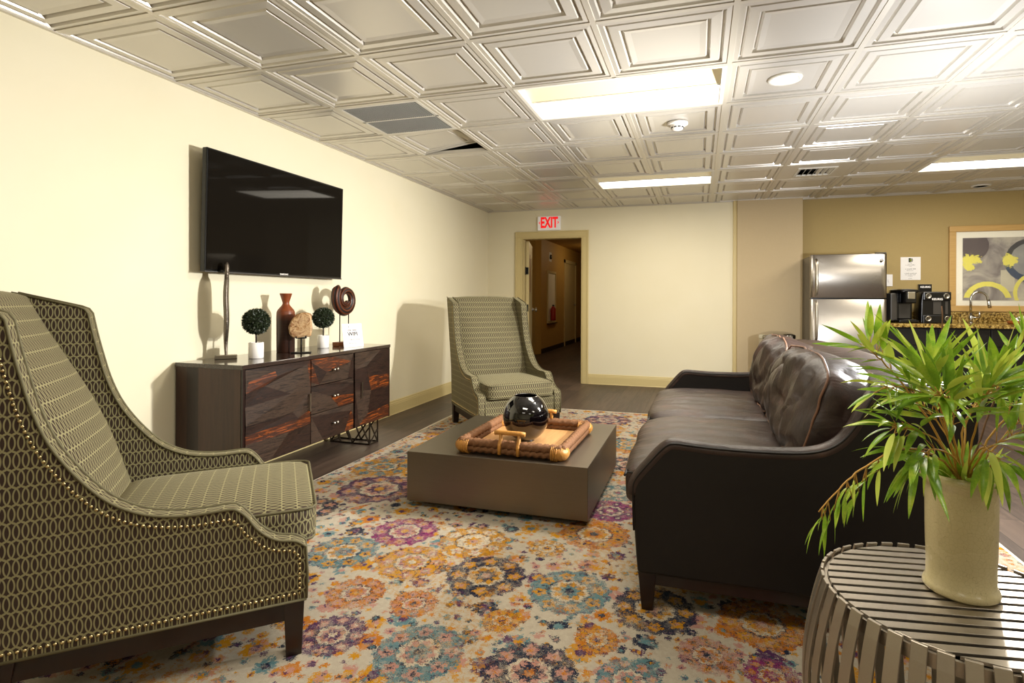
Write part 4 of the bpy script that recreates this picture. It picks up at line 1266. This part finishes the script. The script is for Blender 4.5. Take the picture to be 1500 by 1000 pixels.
topiary('round boxwood topiary in a white pot, between the stone and the spiral sculpture', -2.70, 3.440, .041, .094, .076, .225)
t = thing('wooden_vase', 'tall turned wooden vase with a flared neck behind the stone', 'vase', (-2.735, 3.095, Z0))
m = MB(); m.lathe([(0, 0), (.056, 0), (.058, .003), (.0595, .25), (.058, .275), (.052, .290), (.026, .322), (.0215, .334), (.0225, .345), (.040, .402), (.041, .404), (.037, .404), (.018, .345), (0, .30)], (0, 0, 0), 44)
m.build('vase_body', M_vase_wood, t)
# stone on iron stand
t = thing('stone_on_stand', 'slab of tan banded stone on a black iron stand in front of the wooden vase', 'sculpture', (-2.590, 3.075, Z0), math.radians(34))
m = MB(); m.box(-.062, .062, -.028, .028, 0, .006); m.cyl((0, 0, 0), .005, .006, .105, 10); m.tube([(-.03, .018, .112), (-.03, 0, .102), (0, 0, .100), (.03, 0, .102), (.03, .018, .112)], .005, 8); m.tube([(-.03, -.018, .112), (-.03, 0, .102)], .005, 8); m.tube([(.03, -.018, .112), (.03, 0, .102)], .005, 8)
m.build('iron_stand', M_blackmetal, t)
m = MB()
ol = catmull([(-.050, .104, 0), (-.078, .150, 0), (-.070, .205, 0), (-.030, .262, 0), (.025, .276, 0), (.062, .262, 0), (.066, .215, 0), (.070, .165, 0), (.060, .115, 0), (.020, .108, 0)], 5, True)
ring = []; N = len(ol)
for lv, (sc, dy) in enumerate(((.86, -.018), (.97, -.012), (1.0, 0), (.97, .012), (.86, .018))):
    for i, p in enumerate(ol):
        w = 1 + .04*mnoise.noise(Vector((p.x*60, p.y*60, lv*.7)))
        ring.append((p.x*sc*w, dy, .187+(p.y-.187)*sc*w))
fs = [(l*N+i, l*N+(i+1) % N, (l+1)*N+(i+1) % N, (l+1)*N+i) for l in range(4) for i in range(N)] + [tuple(range(N))[::-1], tuple(4*N+i for i in range(N))]
m.add(ring, fs, smooth=False); m.build('stone', M_rock, t)
# spiral sculpture
t = thing('spiral_sculpture', 'carved dark red wood spiral on two black rods, right end of the sideboard', 'sculpture', (-2.70, 3.700, Z0))
m = MB(); m.box(-.030, .030, -.115, .115, 0, .030); m.build('base', M_orangewood, t, bevel=.002)
m = MB()
for y in (-.065, .045): m.cyl((0, y, 0), .0042, .03, .255, 8)
m.build('rod', M_blackmetal, t)
# spiral: tube of fluted section whose radius shrinks towards the centre
m = MB(); CZ = .365; NS = 90; sg = 28; vs = []; fs = []
for i in range(NS+1):
    q = i/NS
    ang = math.radians(128) + q*math.radians(560)
    rc = .100*(1-q)**.8*.55 + .048 if q < 1 else .048
    rc = .126 - .090*q**.85
    hw = .038*(1-q*.55) * min(1, (q+.02)/.05)   # radial half width
    ht = .032*(1-q*.35) * min(1, (q+.02)/.05)
    for k in range(sg):
        a = 2*PI*k/sg
        fl = 1 + .10*math.cos(a*7)
        rr = rc + hw*math.cos(a)*fl
        vs.append((ht*math.sin(a)*fl, rr*math.cos(ang)*1.0, CZ + rr*math.sin(ang)*1.0))
for i in range(NS):
    for k in range(sg): fs.append((i*sg+k, i*sg+(k+1) % sg, (i+1)*sg+(k+1) % sg, (i+1)*sg+k))
fs.append(tuple(range(sg))[::-1]); fs.append(tuple(NS*sg+k for k in range(sg)))
b0 = len(m.f); m.add(vs, fs, smooth=True)
for i in range(NS):
    for k in range(sg):
        fl = math.cos((2*PI*(k+.5)/sg)*7)
        if fl < -.2: m.mi[b0+i*sg+k] = 1
m.build('spiral', [M_ringwood, M_ringdark], t)
# wifi sign
t = thing('tabletop_sign', 'small white acrylic WIFI sign standing on the sideboard', 'sign', (-2.535, 3.585, Z0))
yaw_ = math.radians(24)
t.rotation_euler = (0, 0, -yaw_)
m = MB(); tl = math.radians(-12)
MT = Matrix.Translation((0, 0, .0)) @ Matrix.Rotation(tl, 4, 'Y')
m.M = MT; m.box(-.002, .001, -.083, .083, .0, .180); m.build('card', M_paper_white, t)
m = MB(); m.M = MT; m.box(-.004, -.002, -.085, .085, 0, .182); m.box(.001, .002, -.085, .085, 0, .008); m.M = Matrix.Identity(4); m.box(-.06, 0, -.085, .085, 0, .003); m.build('acrylic_holder', M_glass, t)
text_obj('lettering', 'the new', .022, M_ink, MT @ frame((.0012, -.002, .131), (0, 1, 0), (0, 0, 1)), t, .0003, bold=.0003)
text_obj('lettering', 'WIFI', .042, M_ink, MT @ frame((.0012, 0, .099), (0, 1, 0), (0, 0, 1)), t, .0003, bold=.001)
m = MB(); m.M = MT
def scribble(m, y0, y1, z, h, seed, fr):
    rnd = random.Random(seed); y = y0
    while y < y1:
        w = rnd.uniform(.3, .9)*h; hh = h*rnd.choice((.6, .6, 1.0))
        m.add([fr(y, z), fr(min(y+w*.55, y1), z), fr(min(y+w*.55, y1), z+hh), fr(y, z+hh)], [(0, 1, 2, 3)]); y += w + (h*.6 if rnd.random() < .15 else 0)
fr_ = lambda y, z: (.0013, y, z)
for (y0, y1, z, h, sd) in ((-.022, .012, .156, .008, 1), (-.030, -.026, .150, .020, 9), (-.020, .018, .072, .004, 2), (-.038, .055, .054, .009, 3), (-.015, .022, .040, .005, 4), (-.036, .046, .026, .007, 5)): scribble(m, y0, y1, z, h, sd, fr_)
m.build('small_print', M_ink, t)
# ------------------------------------------------------------------ refrigerator
FX0, FX1, FYF, FZ = 1.195, 1.945, 6.66, 1.655
t = thing('refrigerator', 'stainless steel top freezer refrigerator between the wall column and the counter', 'refrigerator', (0, 0, 0))
m = MB(); m.box(FX0+.004, FX1-.004, FYF+.055, KY-.02, .02, FZ-.012); m.build('cabinet_body', M_blackplastic, t, bevel=.004)
def fdoor(z0, z1, name):
    m = MB(); N = 24; vs = []; n = N+1
    def yb(u): return FYF + .010*(2*u-1)**2 + (.014*max(0, (abs(2*u-1)-.94)/.06)**2)
    for z in (z0, z0+.006, z1-.006, z1):
        for i in range(n):
            u = i/N; vs.append((FX0+(FX1-FX0)*u, yb(u)+(.006 if z in (z0, z1) else 0), z))
    b = len(vs)
    fs = [(r*n+i, r*n+i+1, (r+1)*n+i+1, (r+1)*n+i) for r in range(3) for i in range(N)]
    for z in (z0, z1): vs += [(FX0, FYF+.055, z), (FX1, FYF+.055, z)]
    fs += [tuple(range(n))[::-1] + (b, b+1), tuple(3*n+i for i in range(n)) + (b+3, b+2), (0, n, 2*n, 3*n, b+2, b), (n-1, b+1, b+3, 4*n-1, 3*n-1, 2*n-1)]
    m.add(vs, fs, smooth=False)
    for k in range(3*N): m.sm[k] = True
    return m.build(name, M_fridge, t)
d1 = fdoor(1.173, FZ, 'freezer_door'); d2 = fdoor(.06, 1.162, 'fridge_door')
for (d, z0, z1) in ((d1, 1.200, 1.60), (d2, .70, 1.135)):
    m = MB(); x = FX0+.055
    m.tube(catmull([(x, FYF+.004, z0), (x, FYF-.028, z0+.03), (x, FYF-.042, z0+.10), (x, FYF-.044, (z0+z1)/2), (x, FYF-.042, z1-.10), (x, FYF-.028, z1-.03), (x, FYF+.004, z1)], 5), .014, 12)
    m.build('handle', M_nickel, d)
m = MB(); m.box(FX1-.11, FX1-.01, FYF+.0, FYF+.05, FZ, FZ+.012); m.build('hinge_cover', M_greyplastic, t)
m = MB(); m.lathe([(.018, 0), (.018, .004), (0, .006)], (FX1-.055, FYF+.003, FZ-.075), 20, axis='y')
m.M = Matrix.Identity(4); m.build('round_badge', M_chrome, d1)
m = MB(); m.box(FX0+.02, FX1-.02, FYF+.03, FYF+.05, 0, .06); m.build('kick_grille', M_blackplastic, t)

# switch plate right of the refrigerator
t = thing('wall_switch', 'cream switch plate on the wall just right of the refrigerator', 'light switch', (2.15, KY, 1.38))
m = MB(); m.box(-.04, .04, -.008, 0, -.065, .075); m.build('plate', M_paper_white, t, bevel=.003)
m = MB(); m.box(-.008, .008, -.018, -.008, -.012, .018); m.build('toggle', M_paper_white, t)

# step bin
t = thing('trash_can', 'round stainless steel trash can with a domed lid in front of the wall column', 'trash can', (.862, 6.78, 0))
m = MB(); m.lathe([(0, 0), (.190, 0), (.195, .01), (.195, .70), (.190, .705), (0, .705)], (0, 0, 0), 56); m.build('bin_body', M_fridge, t)
m = MB(); m.lathe([(.196, .706), (.199, .712), (.199, .745), (.192, .752), (.150, .772), (.08, .786), (0, .79)], (0, 0, 0), 56); m.build('lid', M_chrome, t)
m = MB(); m.box(-.06, .06, -.24, -.18, .01, .03); m.build('pedal', M_blackplastic, t)

# counter -----------------------------------------------------------
CZ, CYF2 = .900, 6.70
t = thing('base_cabinet', 'black base cabinet under the granite worktop right of the refrigerator', 'cabinet', (0, 0, 0))
m = MB(); m.box(1.97, 4.85, CYF2+.06, KY-.01, .10, CZ-.042); m.box(1.97, 4.85, CYF2+.12, KY-.01, 0, .10); m.build('carcass', M_cabinet, t)
x = 1.98
while x < 4.6:
    m = MB(); m.box(x, x+.46, CYF2+.040, CYF2+.059, .115, .66); m.box(x+.06, x+.40, CYF2+.036, CYF2+.040, .175, .60); d = m.build('door', M_cabinet, t, bevel=.003)
    m = MB(); m.tube([(x+.42, CYF2+.038, .50), (x+.42, CYF2+.015, .50), (x+.42, CYF2+.015, .62), (x+.42, CYF2+.038, .62)], .005, 8); m.build('handle', M_blackmetal, d)
    m = MB(); m.box(x, x+.46, CYF2+.040, CYF2+.059, .67, .845); m.build('drawer', M_cabinet, t, bevel=.003)
    x += .47
t = thing('granite_worktop', 'speckled brown granite worktop with a matching upstand behind the tap', 'worktop', (0, 0, 0))
m = MB(); m.box(1.955, 4.87, CYF2, KY-.005, CZ-.04, CZ); m.build('slab', M_granite, t, bevel=.004)
m = MB(); m.box(1.955, 4.87, KY-.028, KY-.004, CZ, CZ+.12); m.build('upstand', M_granite, t, bevel=.002)

# coffee makers
t = thing('coffee_maker', 'black pod coffee maker with a clear tank, next to the refrigerator', 'coffee maker', (2.17, 6.98, CZ+.0005), math.radians(12))
m = MB(); m.box(-.10, .115, -.15, .14, 0, .035); m.build('drip_base', M_blackplastic, t, bevel=.012)
m = MB(); m.box(-.06, .115, -.02, .14, .035, .345); m.box(-.03, .085, -.15, -.02, .215, .345); m.build('brewer_body', M_blackplastic, t, bevel=.014, seg=3)
m = MB(); m.pillow((.025, -.01, .350), (.215, .28, .045), 8, 4, (0, 0, .2)); m.build('lid', M_blackplastic, t)
m = MB(); m.box(-.135, -.062, -.05, .13, .02, .33); m.build('water_tank', M_greyplastic, t, bevel=.012)
m = MB(); m.box(-.012, .065, -.156, -.150, .265, .335); m.box(-.012, .065, -.158, -.10, .335, .343); m.build('brew_handle', M_nickel, t, bevel=.003)
m = MB(); m.box(-.03, .085, -.024, -.018, .05, .205); m.build('cup_recess', M_greyplastic, t)
m = MB(); m.box(-.03, .085, -.14, -.03, .035, .040); m.build('drip_tray', M_greyplastic, t)

t = thing('pod_rack', 'black coffee pod carousel with round cup holders and white lettering', 'coffee machine', (2.487, 6.98, CZ+.0005), math.radians(3))
m = MB()
m.prism([(-.145, 0), (.150, 0), (.145, .12), (.140, .25), (.130, .345), (-.128, .345), (-.140, .25)], -.06, .13, 'xz'); m.build('housing', M_blackplastic, t, bevel=.008)
for b_ in ((-.13, .135, -.085, -.060, .250, .343), (-.135, .145, -.085, -.060, .0, .090)):
    m = MB(); m.box(*b_); m.build('front_band', M_blackplastic, t, bevel=.008)
m = MB(); m.box(-.03, .045, -.063, -.061, .10, .24); m.box(.085, .11, -.064, -.061, .10, .24); m.build('inset_panel', M_greyplastic, t)
for (x, z) in ((-.085, .298), (.088, .298), (-.085, .050), (.098, .050)):
    m = MB(); m.lathe([(.021, 0), (.023, .004), (.028, .004), (.029, 0)], (x, -.0855, z), 24, axis='y'); m.lathe([(0, .002), (.010, .002)], (x, -.0855, z), 16, axis='y'); m.build('cup_holder', M_nickel, t)
text_obj('lettering', 'KEURIG', .030, M_paper_white, frame((0, -.0868, .262), (1, 0, 0), (0, 0, 1)), t, .0004, bold=.0008)
t = thing('brand_card', 'small black card with white lettering standing on the pod carousel', 'sign', (2.415, 7.02, CZ+.3465), 0)
m = MB(); m.box(-.062, .062, -.02, .02, 0, .083); m.build('card', M_blackplastic, t, bevel=.002)
text_obj('lettering', 'KEURIG', .028, M_paper_white, frame((0, -.0206, .052), (1, 0, 0), (0, 0, 1)), t, .0004, bold=.0008)

# tap
t = thing('kitchen_faucet', 'tall chrome gooseneck faucet on the granite worktop', 'faucet', (2.890, 7.12, CZ+.0005))
m = MB(); m.cyl((0, 0, 0), .026, 0, .008, 24); m.cyl((0, 0, 0), .020, .008, .095, 20)
pts = [(0, 0, .09), (0, 0, .25)] + [(.075-.075*math.cos(a), -.01*math.sin(a/2), .265+.080*math.sin(a)) for a in [PI*k/14 for k in range(15)]] + [(.158, -.012, .245)]
m.tube(pts, .0115, 14); m.build('spout', M_chrome, t)
m = MB(); m.tube([(.157, -.012, .262), (.166, -.012, .205), (.172, -.012, .170)], [.014, .017, .018], 16); m.build('spray_head', M_chrome, t)
m = MB(); m.tube([(.015, 0, .062), (.09, 0, .062)], .007, 10); m.tube([(.082, 0, .060), (.082, 0, .125)], .007, 10); m.build('lever', M_chrome, t)

# packet basket
t = thing('packet_basket', 'shallow brown basket at the right end of the worktop', 'basket', (3.32, 6.93, CZ+.0005))
m = MB(); m.lathe([(0, .004), (.15, .004), (.165, .03), (.172, .032), (.158, 0), (0, 0)][::-1], (0, 0, 0), 32); m.build('basket', M_orangewood, t)
rnd = random.Random(3)
for k in range(7):
    o = thing('sugar_packet', 'white sugar packet lying in the brown basket', 'packet', (3.32-.10+.035*k, 6.90+rnd.uniform(-.03, .05), CZ+.038+.012*(k % 3)), rnd.uniform(0, 3), 'sugar packets heaped in the basket')
    o.rotation_euler = (rnd.uniform(.5, 1.1), 0, rnd.uniform(-.6, .6))
    m = MB(); m.pillow((0, 0, .02), (.062, .045, .012), 5, 6, (0, 0, .3)); m.build('packet', M_paper_white, o)
    m = MB(); m.box(-.018, .018, -.012, .012, .0262, .0282); m.build('printed_mark', M_extred if k % 2 else M_ink, o)

# framed picture
t = thing('framed_picture', 'wide gold oak framed abstract picture in grey, plum and yellow over the worktop', 'picture', (2.750, KY-.002, 1.025))
PW, PH = 1.38, .975
m = MB(); w = .067
def bar(x0, x1, z0, z1): m.box(x0, x1, -.035, 0, z0, z1)
bar(0, PW, 0, w); bar(0, PW, PH-w, PH); bar(0, w, w, PH-w); bar(PW-w, PW, w, PH-w); m.build('frame', M_oak, t, bevel=.006, seg=3)
m = MB(); m.box(w, PW-w, -.015, -.006, w, PH-w); m.build('mount', M_mount, t)
m = MB(); m.box(0, PW-.268, -.003, .003, 0, .708); art = m.build('painting', M_art, t); art.location = (.134, -.0185, .128)
m = MB(); m.box(w, PW-w, -.028, -.0255, w, PH-w); m.build('glazing', M_glass, t)

# notice
t = thing('paper_notice', 'white paper notice taped to the tan wall above the coffee maker', 'notice', (2.374, KY, 1.388))
m = MB(); m.box(-.102, .102, -.003, 0, 0, .268); m.build('sheet', M_paper_white, t)
m = MB(); fr_ = lambda x, z: (x, -.0036, z)
for (x0, x1, z, h, sd) in ((-.03, .015, .190, .006, 1), (-.05, .045, .172, .009, 2), (-.02, .012, .155, .006, 3), (-.055, .05, .124, .012, 4), (-.038, .030, .108, .007, 5), (-.06, .06, .074, .008, 6), (-.055, .05, .058, .008, 7), (-.03, .02, .044, .006, 8), (-.02, .015, .012, .010, 9)): scribble(m, x0, x1, z, h, sd, fr_)
m.build('small_print', M_ink, t)
m = MB(); m.box(-.020, -.004, -.0042, -.003, .208, .256); m.box(-.004, .004, -.0042, -.003, .208, .216); m.box(-.004, .004, -.0042, -.003, .248, .256); m.tube([(.006+.014*math.cos(a), -.0036, .232+.020*math.sin(a)) for a in [-1.3+2.6*k/8 for k in range(9)]], .003, 5); m.build('logo_outline', M_ink, t)
m = MB(); m.box(-.010, .012, -.0046, -.0042, .218, .246); m.build('logo_fill', M_logo_green, t)

# ------------------------------------------------------------------ drum side table
TCX, TCY, TR, TH = .541, 1.405, .268, .500
t = thing('slatted_side_table', 'round barrel shaped side table of pewter metal slats in the right foreground', 'side table', (TCX, TCY, .0115), math.radians(8))
TH -= .0115
NS = 40
def prof(z):
    s_ = z/TH; return TR - .012 + .040*math.sin(PI*min(1, max(0, s_)))**.9 + .004
for k in range(NS):
    a = 2*PI*(k+.5)/NS
    m = MB(); N = 16; w = .0135; th = .0065; vs = []
    for i in range(N+1):
        z = .004 + (TH-.004)*i/N; r = prof(z) if i < N else prof(TH)
        for (dr, dw) in ((0, -w), (0, w), (-th, w), (-th, -w)):
            rr = r+dr; vs.append((rr*math.cos(a)-dw*math.sin(a), rr*math.sin(a)+dw*math.cos(a), z))
    fs = [(i*4+q, i*4+(q+1) % 4, (i+1)*4+(q+1) % 4, (i+1)*4+q) for i in range(N) for q in range(4)] + [(3, 2, 1, 0), (N*4, N*4+1, N*4+2, N*4+3)]
    m.add(vs, fs); m.build('side_slat', M_slat, t, bevel=.0008, seg=1)
m = MB()
def ringbar(m, r0, r1, z0, z1, seg=80):
    m.lathe([(r0, z0), (r1, z0), (r1, z1), (r0, z1), (r0, z0)], (0, 0, 0), seg, smooth=False)
rin = TR-.018
ringbar(m, rin-.004, rin+.003, TH-.040, TH-.012); m.build('hoop', M_slat, t)
m = MB(); ringbar(m, TR-.025, TR-.015, .004, .03); m.build('hoop', M_slat, t)
NT = 15; pitch = 2*(rin-.004)/NT
for k in range(NT):
    y = -(rin-.004) + pitch*(k+.5)
    y0, y1 = y-.0112, y+.0112
    xa, xb = math.sqrt(max(1e-4, (rin-.005)**2-y0*y0)), math.sqrt(max(1e-4, (rin-.005)**2-y1*y1))
    m = MB(); m.prism([(-xa, y0), (xa, y0), (xb, y1), (-xb, y1)], TH-.012, TH-.004, 'xy', False); m.build('top_slat', M_slat, t, bevel=.0006, seg=1)
m = MB(); m.box(-.012, .012, -rin+.005, rin-.005, TH-.030, TH-.013); m.build('cross_brace', M_slat, t)

# stoneware vase ------------------------------------------------------
VX, VY, VZ = .567, 1.440, .0115+TH-.0035
t = thing('stoneware_vase', 'cream crackle glazed cylinder vase holding leafy branches on the slatted table', 'vase', (VX, VY, VZ))
m = MB(); m.lathe([(0, 0), (.066, 0), (.0705, .004), (.0715, .010), (.069, .017), (.0645, .022), (.0645, .06), (.0665, .14), (.067, .20), (.0665, .228), (.068, .236), (.074, .244), (.077, .252), (.076, .261), (.071, .266), (.066, .262), (.060, .245), (.058, .15), (0, .02)], (0, 0, 0), 64)
m.build('vase_body', M_crackle, t)
# ------------------------------------------------------------------ leafy branches
t = thing('leafy_branches', 'bright green willow leaved branches standing in the cream stoneware vase', 'plant', (VX, VY, VZ), math.radians(16.4))
K = 1/651.0
def px(u, v, d=0):
    q = 1.2215+d
    return Vector(((u-789.7)/794.2*q-.951, d, 1.1472-(v-437.9)/794.2*q-VZ))
def leaf(m, base, d, L, W, droop, roll, rnd):
    d = d.normalized()
    side = d.cross(Vector((0, 0, 1)))
    side = side.normalized() if side.length > .05 else Vector((1, 0, 0))
    up = side.cross(d).normalized()
    side, up = side*math.cos(roll)+up*math.sin(roll), up*math.cos(roll)-side*math.sin(roll)
    N = 9; vs = []; uv = []
    p = base.copy(); dd = d.copy()
    for i in range(N+1):
        s_ = i/N
        w = W*(math.sin(PI*min(1, s_**.75*.97+.03)))**.85 * (1 if s_ < .999 else 0)
        if s_ < .06: w *= s_/.06*.5+.3
        fold = .28*w
        vs += [p-side*w+up*fold, p, p+side*w+up*fold]
        dd = (dd + Vector((0, 0, -droop/N))).normalized(); p = p + dd*L/N
        up = (up - dd*up.dot(dd)).normalized(); side = dd.cross(up)*-1 if dd.cross(up).dot(side) < 0 else dd.cross(up)
    fs = []
    for i in range(N):
        a = i*3
        fs += [(a, a+1, a+4, a+3), (a+1, a+2, a+5, a+4)]
    m.add(vs, fs, smooth=True, mi=0 if rnd.random() < .78 else 1)
BR = [ # control points (u, v, depth), leaf nodes, leaf length, droop, brown?
 ([(1405,700,0),(1375,668,-.04),(1320,655,-.08),(1270,681,-.10),(1236,708,-.11),(1199,748,-.11)], 7, .070, 1.5, 0, .35),
 ([(1405,700,0),(1380,650,-.03),(1345,628,-.07),(1308,622,-.09)], 4, .085, .7, 0, .0),
 ([(1405,700,0),(1390,640,-.02),(1365,585,-.04),(1330,566,-.06),(1292,566,-.08)], 4, .075, .5, 0, .0),
 ([(1405,700,0),(1365,620,0),(1330,570,.02),(1300,535,.03),(1280,515,.03),(1272,505,.03)], 5, .085, .1, 0, .0),
 ([(1408,700,0),(1385,620,.0),(1372,580,-.02),(1364,555,-.03),(1360,540,-.03)], 7, .115, .15, 0, .0),
 ([(1410,700,.02),(1392,600,.03),(1382,520,.04),(1378,446,.05)], 0, .05, 0, 1, .0),
 ([(1412,700,0),(1412,620,.02),(1440,585,.02),(1465,560,.02),(1462,545,.02)], 5, .095, .15, 0, .0),
 ([(1416,700,.02),(1450,600,.05),(1482,530,.06),(1502,484,.06)], 2, .07, .2, 1, .0),
 ([(1418,700,0),(1440,660,-.04),(1475,640,-.07),(1512,622,-.08)], 5, .095, .6, 0, .0),
 ([(1416,700,0),(1425,670,-.06),(1443,652,-.10),(1456,672,-.12)], 4, .085, 1.2, 0, .0),
 ([(1410,700,0),(1398,640,-.05),(1390,595,-.09),(1376,573,-.11)], 9, .12, .55, 0, .0),
 ([(1414,700,0),(1428,630,-.03),(1440,590,-.07),(1452,560,-.08)], 8, .12, .45, 0, .0),
 ([(1418,700,0),(1455,630,0),(1495,590,0),(1540,570,0)], 7, .11, .35, 0, .0),
 ([(1412,700,0),(1400,670,-.04),(1370,655,-.07),(1340,672,-.09)], 6, .10, .8, 0, .0),
 ([(1412,700,.02),(1415,620,.08),(1430,590,.12),(1448,570,.14)], 7, .10, .3, 0, .0),
 ([(1408,700,.02),(1390,640,.07),(1360,600,.10),(1335,575,.12)], 6, .10, .3, 0, .0),
 ([(1418,700,.02),(1460,650,.05),(1500,610,.08),(1550,640,.08)], 6, .10, .7, 0, .0),
]
rnd = random.Random(21)
for bi, (cp, nodes, LL, droop, brown, hang) in enumerate(BR):
    pts = catmull([px(*c) for c in cp], 5)
    pts = [p + Vector((rnd.uniform(-1, 1), rnd.uniform(-1, 1), rnd.uniform(-1, 1)))*.0015 for p in pts]
    pts[0] = Vector((rnd.uniform(-.03, .03), rnd.uniform(-.03, .03), .16)); 
    m = MB(); n = len(pts)
    m.tube(pts, [.0026 - .0012*i/(n-1) for i in range(n)], 6)
    br = m.build('branch', M_twig_brown if brown else M_twig, t)
    if not nodes: continue
    m = MB(); st = MB()
    for k in range(nodes):
        q0_ = .60 if bi in (1, 9, 13) else .47; q = q0_ + (1-q0_)*(k+1)/nodes
        i = min(n-2, int(q*(n-1))); p = pts[i]; tg = (pts[i+1]-pts[max(0, i-1)]).normalized()
        cnt = 4 if k < nodes-1 else 6
        if hang: cnt = 3
        for c in range(cnt):
            ang = 2*PI*c/cnt + rnd.uniform(-.6, .6)
            o = tg.orthogonal().normalized(); w = tg.cross(o)
            d = tg*rnd.uniform(.5, 1.2) + (o*math.cos(ang)+w*math.sin(ang))*rnd.uniform(.5, 1.0) + Vector((0, 0, -hang*2.2))
            stalk = .010 + (.02*rnd.random() if bi else .035*rnd.random())
            if hang: b0 = p + Vector((rnd.uniform(-.3, .3), 0, -1)).normalized()*stalk
            else: b0 = p + d.normalized()*stalk
            m.tube([p, (p+b0)/2+Vector((0, 0, .001)), b0], .0009, 4)
            for j in range(-1, 0): pass
            for f_ in range(len(m.f)-10, len(m.f)):
                if f_ >= 0: m.mi[f_] = 2
            leaf(m, b0, d, LL*rnd.uniform(.75, 1.25), 0.0076*rnd.uniform(.75, 1.15)*(1 if LL > .08 else .62), droop*rnd.uniform(.6, 1.3), rnd.uniform(-.9, .9), rnd)
    # leaves: mi 0/1 green, 2 stalk
    for f_, mi in enumerate(m.mi): pass
    m.build('leaves', [M_leaf, M_leaf2, M_twig], br)
# low collar of short leaves round the vase mouth
m = MB()
for k in range(60):
    a = 2*PI*k/60*1.0 + rnd.uniform(-.1, .1); r0 = rnd.uniform(.01, .055)
    b0 = Vector((r0*math.cos(a), r0*math.sin(a), .235+rnd.uniform(0, .03)))
    d = Vector((math.cos(a), math.sin(a), rnd.uniform(.5, 2.0)))
    leaf(m, b0, d, rnd.uniform(.06, .10), .0066, rnd.uniform(.1, .6), rnd.uniform(-.8, .8), rnd)
m.build('leaves', [M_leaf, M_leaf2, M_twig], t)

# ------------------------------------------------------------------ light
def point(name, loc, e, size, color=(1, 1, 1)):
    L = bpy.data.lights.new(name, 'POINT'); L.energy = e; L.shadow_soft_size = size; L.color = color
    o = bpy.data.objects.new(name, L); COL.objects.link(o); o.location = loc; return o
point('flash_head', (1.32, 3.32, 1.30), 125, .05, (.94, .96, 1))
L = bpy.data.lights.new('flash_beam', 'SPOT'); L.energy = 400; L.spot_size = math.radians(104); L.spot_blend = .8; L.shadow_soft_size = .05; L.color = (1, .98, .94)
o = bpy.data.objects.new('flash_beam', L); COL.objects.link(o); o.location = (1.08, 3.33, 1.50)
o.rotation_euler = (Vector((-1, -.12, .02))).to_track_quat('-Z', 'Y').to_euler()
w = bpy.data.worlds.new('world'); scene.world = w; w.use_nodes = True
w.node_tree.nodes['Background'].inputs[0].default_value = (.9, .85, .75, 1); w.node_tree.nodes['Background'].inputs[1].default_value = .0

# ------------------------------------------------------------------ camera
cam = bpy.data.cameras.new('camera'); co = bpy.data.objects.new('camera', cam); COL.objects.link(co)
yaw, roll = .2868, .004
c_, s_ = math.cos(yaw), math.sin(yaw); cr, sr = math.cos(roll), math.sin(roll)
R0 = Vector((c_, s_, 0)); U0 = Vector((0, 0, 1)); F = Vector((-s_, c_, 0))
Rv = R0*cr + U0*sr; Uv = -R0*sr + U0*cr; B = -F
co.matrix_world = Matrix(((Rv.x, Uv.x, B.x, 0), (Rv.y, Uv.y, B.y, 0), (Rv.z, Uv.z, B.z, 1.1472), (0, 0, 0, 1)))
cam.sensor_width = 36; cam.lens = 36*794.2/1500
cam.shift_x = (750-789.7)/1500; cam.shift_y = -(500-437.9)/1500; cam.clip_start = .02
scene.camera = co
scene.view_settings.view_transform = 'Standard'; scene.view_settings.look = 'None'; scene.view_settings.gamma = 1; scene.view_settings.use_curve_mapping = False
scene.view_settings.exposure = 0.3
scene.cycles.max_bounces = 8; scene.cycles.sample_clamp_indirect = 6
scene.cycles.use_denoising = True
